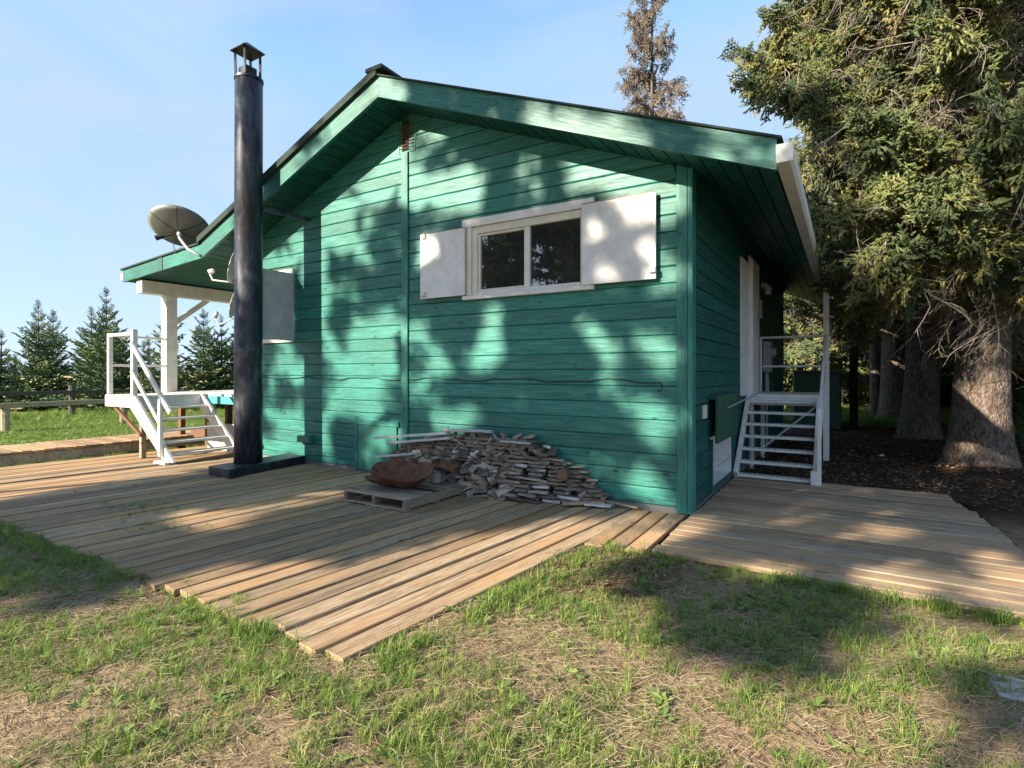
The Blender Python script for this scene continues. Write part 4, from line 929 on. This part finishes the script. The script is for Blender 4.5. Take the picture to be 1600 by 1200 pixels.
# ------------------------------------------------------------------ spruces
def euler_to(d, roll=0):
    d = Vector(d).normalized(); q = d.to_track_quat('X', 'Z'); return (q @ Euler((roll, 0, 0)).to_quaternion()).to_euler()
def roof_clear(p):
    if -12 < p.x < 1.35 and -.9 < p.y < 10.1:
        rz_ = RZ - SL*abs(p.x-RX) + .55
        if p.z < max(rz_, 3.6): return False
    if p.x < 1.3 and p.y < 12.5 and p.z < 3.5: return False
    if p.z < 2.75 + .25*math.sin(p.x*3) and .5 < p.x < 4.7 and p.y < 14.5: return False
    return True
def big_spruce(name, label, x, y, h, r0, crown0, rad, per_m, seed, group=None, temps=None, hang=.3, dead=.15, lit=False, flare=.0, cat='spruce tree', tm='bark', dens=9.0, clear=True, sscale=1.0, smin=.14, extra=()):
    rr = random.Random(seed); t = thing(name, label, cat, (x, y, -.08), 0, group)
    zs = [0, .10, .25, .5, .9, 1.6, 2.6, 4, 6, 9, h*.85, h]; mb = MB(); n = 40 if r0 > .3 else 12; vs = []; fs = []
    for zi, z in enumerate(zs):
        r_ = r0*(1 - .93*(z/h)**.9) + flare*math.exp(-z/.33)
        for k in range(n):
            th = 2*math.pi*k/n; lob = 1 + (.13*math.exp(-z/.35)*math.sin(5*th+seed) + .05*math.exp(-z/.3)*math.sin(9*th+seed*2) + .03*math.sin(3*th+seed) + .035*mnoise.noise(Vector((math.cos(th)*2.5, math.sin(th)*2.5, z*1.3+seed))))
            vs.append((r_*lob*math.cos(th) + .04*math.sin(z*.8+seed), r_*lob*math.sin(th) + .04*math.cos(z*.7+seed), z))
    for i in range(len(zs)-1):
        for k in range(n): fs.append((i*n+k, i*n+(k+1) % n, (i+1)*n+(k+1) % n, (i+1)*n+k))
    meshobj('trunk', vs, fs, M[tm], t, True)
    br = MB(); P, Q, S = [], [], []; DP, DQ, DS = [], [], []
    O = Vector((x, y, -.08)); todo = []
    z = crown0
    while z < h - .3:
        q = (z - crown0)/(h - crown0)
        todo.append((z, rr.uniform(0, 6.28), rad*(1 - q)**.75*rr.uniform(.7, 1.1)*(1 if q > .06 else .8) + .25)); z += 1.0/per_m*rr.uniform(.5, 1.5)
    todo += list(extra)
    for z, az, L_ in todo:
        q = (z - crown0)/(h - crown0); up = -.28 + .75*q + rr.uniform(-.1, .1)
        d0 = Vector((math.cos(az), math.sin(az), 0)); pts = []; m_ = 7
        for i in range(m_ + 1):
            s = i/m_; pts.append(Vector((0, 0, z)) + d0*L_*s + Vector((0, 0, L_*(up*s + .20*s*s - .05*math.sin(s*3.1)))))
        vis = [roof_clear(p + O) for p in pts] if clear else [True]*8
        if lit: vis = [True, True] + [lit_wanted(p + O) < .7 and lit_wanted(p.lerp(q_, .5) + O) < .7 for p, q_ in zip(pts[2:], pts[1:])]
        cut = vis.index(False) if False in vis else len(pts)
        if cut >= (3 if lit else 2): br.tube(pts[:cut], [max(.008, (.018 + .012*L_)*(1 - .85*i/m_)) for i in range(cut)], 5, False)
        ns = int(L_*dens)
        for i in range(ns):
            s = smin + (1-smin)*(i + rr.random())/ns; k = min(int(s*m_), m_-1); p = pts[k].lerp(pts[k+1], s*m_-k)
            if clear and not roof_clear(p + O): continue
            side = rr.choice((-1, 1)); sd = Vector((-d0.y, d0.x, 0))*side
            if rr.random() < hang: d = d0*.35 + sd*rr.uniform(0, .5) + Vector((0, 0, rr.uniform(-1.2, -.5)))
            else: d = d0*rr.uniform(.5, 1) + sd*rr.uniform(.1, 1.0) + Vector((0, 0, rr.uniform(-.35, .2)))
            sc_ = sscale*rr.uniform(.75, 1.35)*(.7 + .5*(1-q))
            if lit:
                dn = d.normalized(); p = p + sd*rr.uniform(0, .5)
                if any(rr.random() < lit_wanted(p + O + dn*.5*sc_*e_) for e_ in (0, .5, .95)): continue
            if s < .42 and rr.random() < dead*3:
                DP.append(p); DQ.append(tuple(euler_to(d, rr.uniform(0, 6)))); DS.append(rr.uniform(.6, 1.3)); continue
            P.append(p); Q.append(tuple(euler_to(d, rr.gauss(0, .8)))); S.append(sc_)
    br.build('branches', M[tm], t)['kind'] = 'stuff'
    if P: instancer('crown', P, Q, S, temps or SPR, t)
    if DP: instancer('dead_twigs', DP, DQ, DS, TWG, t)
    return t
big_spruce('spruce_tree', 'massive old spruce with a flared bare trunk nearest the side deck', 3.28, 5.58, 19, .395, 2.75, 3.5, 12, 11, flare=.15, dens=19, hang=.38, sscale=.85, temps=SPRT, smin=.05,
    extra=[(3.25, R(-125), 2.2), (3.1, R(-138), 1.8), (3.5, R(-100), 2.3), (3.7, R(-150), 2.4), (3.9, R(-70), 2.6), (3.3, R(-112), 1.9), (4.3, R(-115), 2.6), (4.6, R(-95), 2.8), (4.1, R(-135), 2.6), (5.0, R(-125), 2.8), (5.3, R(-80), 3)])
big_spruce('spruce_tree', 'old spruce with a leaning flared trunk just left of the massive one', 2.80, 9.25, 20, .35, 3.1, 4.6, 9, 12, flare=.11, dens=17, hang=.35, sscale=.9, temps=SPRT)
big_spruce('spruce_tree', 'grey-barked old spruce standing third back beside the black post', 2.62, 13.9, 20, .46, 3.2, 4.9, 8, 13, flare=.10, dens=14, hang=.35, temps=SPRT)
big_spruce('spruce_tree', 'slim dark spruce trunk just left of the grey-barked spruce', 2.15, 14.6, 17, .22, 3.4, 3.4, 7, 14, dens=11)
bgt = [(6.6, 9.2, 17, 3.6, 1.8), (7.2, 14.5, 18, 4.0, 1.6), (5.2, 18.5, 18, 4.2, 1.4), (1.0, 20.5, 16, 3.6, 1.2), (3.6, 24, 17, 4.2, .8), (8.8, 21, 18, 4.4, .8), (-1.6, 25.5, 11, 3.0, .6), (7.0, 29, 18, 4.5, .5), (1.5, 31, 15, 4.2, .5), (12, 28, 18, 4.5, .5), (10.0, 13.5, 17, 4.0, 1.2)]
bl = ['right of the massive trunk', 'behind the massive trunk at the right edge', 'behind the leaning trunk', 'behind the green storage box', 'farther behind the black post', 'deep at the right edge', 'low behind the cabin roof corner', 'deep behind the old spruces', 'deep behind the storage box', 'farthest at the right edge', 'right of the massive trunk, second row']
for i, ((x, y, h, rad, c0), wh) in enumerate(zip(bgt, bl)):
    big_spruce('spruce_tree', 'dark spruce with branches to the ground, ' + wh, x, y, h, .22, c0, rad, 5.5, 30 + i, 'dark spruces behind the yard', dens=7.0, hang=.3, dead=.2, sscale=1.5)
# dead cone-laden spruce beyond the roof
big_spruce('dead_spruce', 'half-dead brown spruce hung with cones rising beyond the roof', -6.25, 18.7, 22, .20, 6.0, 2.0, 8, 50, temps=SPB, hang=.9, dead=.05, dens=11, clear=False, cat='dead tree')
# young spruces in a row at the left
def young(x, y, h, seed, label, grp='young spruces in a row beyond the fences'):
    rr = random.Random(seed); t = thing('young_spruce', label, 'young spruce', (x, y, -.06), 0, grp)
    lean_ = rr.uniform(-.03, .03); MB().tube([(0, 0, 0), (0, 0, h*.5), (0, 0, h)], [.07, .04, .008], 7).build('trunk', M['bark'], t, True)
    P, Q, S = [], [], []; z = .12
    while z < h - .12:
        q = z/h; L_ = (h*.33*(1-q)**.85 + .10)*rr.uniform(.8, 1.1); nb = 6 if q < .8 else 4; a0 = rr.uniform(0, 6)
        for k in range(nb):
            a = a0 + 6.283*k/nb + rr.uniform(-.25, .25); up = .10 + .85*q + rr.uniform(-.12, .15)
            P.append((0, 0, z + rr.uniform(-.05, .05))); Q.append(tuple(euler_to((math.cos(a), math.sin(a), up), rr.gauss(0, .2)))); S.append(L_*rr.uniform(.7, 1.2))
        z += (.27 + .10*q)*rr.uniform(.8, 1.25)
    P.append((0, 0, h-.35)); Q.append(tuple(euler_to((.02, 0, 1)))); S.append(.42)
    instancer('crown', P, Q, S, SPY, t)
def dirpt(px, depth):
    """ground point at a bearing from the viewpoint (design helper for spacing the row)"""
    c, s = .852, .52354; r_ = (px-800)/856*depth; return 1.424 + r_*c - depth*s, -5.896 + r_*s + depth*c
row = [(-52, 3.4, 21), (2, 3.2, 22), (24, 2.3, 24), (60, 4.4, 22), (83, 4.1, 22.8), (143, 4.2, 22.6), (166, 4.9, 22), (184, 3.5, 24), (232, 3.1, 24), (225, 2.9, 25), (262, 4.2, 22), (318, 4.1, 22.5), (346, 3.9, 23), (372, 3.7, 23.5), (-110, 4, 21), (404, 3.8, 24)]
yl = ['cut by the left edge', 'short, at the left edge', 'smallest, behind the leftmost pair', 'broad, first tall one from the left', 'narrow, close right of the first tall one', 'slimmer left one of the tallest pair', 'tallest of the row', 'low, right of the tallest', 'behind the stair rail', 'thin tip behind the rail post', 'just left of the white porch post', 'just right of the white porch post', 'beside the lower dish receiver', 'partly behind the stove pipe', 'beyond the left edge', 'hidden mostly by the stove pipe']
for i, ((px, h, dp), lb_) in enumerate(zip(row, yl)):
    x, y = dirpt(px, dp); young(x, y, h, 70 + i, 'young green spruce in the far row, ' + lb_)
# the spruces behind the viewpoint: seen in the window glass and as the dappled shade
for i, (x, y, h, rad, c0) in enumerate([(-8.1, -13.7, 16, 4.8, 2.6), (-2.9, -15.4, 17, 4.8, 3.0), (-2.4, -13.2, 16, 3.8, 3.2), (-9.8, -18.5, 17, 3.8, 2.5), (1.4, -15.0, 17, 3.8, 3.0), (-5.8, -20, 18, 4.0, 2.5), (-13.0, -15.5, 16, 3.6, 2.5), (-1.0, -19.5, 18, 4, 3)]):
    big_spruce('yard_spruce', 'spruce behind the viewpoint, reflected in the dark window glass', x, y, h, .14, c0, rad, 11, 90 + i, 'spruces on the sunny side of the yard', dens=18, hang=.3, dead=.02, lit=True, clear=False, sscale=.95, temps=SPC)

# ------------------------------------------------------------------ ground cover
def cover(name, n, region, temps, smin, smax, test, label=None, zoff=0, tilt=.15):
    P, Q, S = [], [], []; x0, x1, y0, y1 = region; c = 0
    while len(P) < n and c < n*12:
        c += 1; x = rnd.uniform(x0, x1); y = rnd.uniform(y0, y1)
        if on_deck(x, y): continue
        # keep to what can be seen around the yard
        pr = test(x, y)
        if rnd.random() > pr: continue
        P.append((x, y, gz(x, y) + zoff)); Q.append((rnd.gauss(0, tilt), rnd.gauss(0, tilt), rnd.uniform(0, 6.28))); S.append(rnd.uniform(smin, smax))
    return instancer(name, P, Q, S, temps)
def nz(x, y, s, k=0): return mnoise.noise(Vector((x*s, y*s, k)))
def in_fg(x, y): return y < -.9 and x > -8 and (x-1.42)*.852 + (y+5.9)*.5235 > -1.35*(-(x-1.42)*.5235 + (y+5.9)*.852) - 1.2
def t_green(x, y):
    if y > -.9: return 0
    v = nz(x, y, 1.1)*1.3 + nz(x, y, 3.4, 4)*1.2 + .46
    if -1.3 < x < 1.6 and -2.9 < y < -1.4: v += .35
    if x < -2.2: v += .2
    if x > 1.3 and y < -2: v -= .2
    if -1 < x < 0.1 and y > -2.3: v -= .6
    return max(0.02, min(1, v))
cover('grass', 16000, (-8, 4.5, -5.6, -1.0), GR, .30, .78, t_green)
cover('dry_grass', 9000, (-6, 4.5, -5.6, -1.0), ST, .7, 1.3, lambda x, y: .95, zoff=.004, tilt=.05)
cover('weeds', 1300, (-6, 4.0, -5.6, -1.2), WE, .22, .6, lambda x, y: max(0, .35 + nz(x, y, 1.6, 8)*1.6), zoff=.01)
cover('lawn_grass', 16000, (-20.5, -11.5, -5, 9), GRS, 1.2, 2.2, lambda x, y: 1.0)
cover('rough_grass', 5000, (-24, -19, -8, 16), GR, 1.0, 2.4, lambda x, y: .8)
cover('leaf_litter', 5000, (-.4, 7, 2.2, 13), LI, .7, 1.6, lambda x, y: .9, zoff=.002)
cover('leaf_litter', 900, (-.9, .3, -2.4, -1.0), LI, .6, 1.1, lambda x, y: .9, zoff=.002)
cover('tree_side_grass', 7000, (-.5, 11, 11.5, 20), GR, 1.4, 3.0, lambda x, y: 1.0 if y > 12.3 + nz(x, y, .9) else .0)
cover('yard_edge_grass', 2600, (3.6, 12, 1.5, 13), GR, .9, 2.2, lambda x, y: max(0, min(1, (x - 5.0)*.6 + nz(x, y, 1.2)*.9)) )
# ragged grass along the deck edges
P, Q, S = [], [], []
for k in range(900):
    u_ = rnd.random(); w_ = rnd.random()
    if w_ < .5: x, y = rnd.uniform(-7.5, -.8), -3.97 + rnd.gauss(0, .045)
    elif w_ < .75: y = rnd.uniform(-3.9, -1.6); x = -.80 + .1*(y + 3.9) + .13 + abs(rnd.gauss(0, .06))
    else: x, y = rnd.uniform(-.4, 2.6), -1.43 - abs(rnd.gauss(0, .05))
    if mnoise.noise(Vector((x*1.6, y*1.6, 3))) < -.18: continue
    P.append((x, y, -.04)); Q.append((rnd.gauss(0, .15), rnd.gauss(0, .15), rnd.uniform(0, 6.28))); S.append(rnd.uniform(.5, 1.15))
instancer('edge_grass', P, Q, S, GR)
# sprigs growing in the joints of the deck
P, Q, S = [], [], []
for (cx, cy, n_, sp) in ((-5.2, -2.9, 60, .5), (-4.2, -3.2, 45, .4), (-6.4, -2.6, 25, .6), (-2.0, -3.75, 20, .25), (1.1, -1.0, 5, .3), (-2.7, -3.8, 30, .3), (-10.2, -1.2, 40, .5)):
    for k in range(n_): P.append((cx + rnd.gauss(0, sp*.5), cy + rnd.gauss(0, sp*.35), -.02)); Q.append((0, 0, rnd.uniform(0, 6))); S.append(rnd.uniform(.3, .7))
instancer('deck_sprigs', P, Q, S, GR)
print('offcuts', nof)
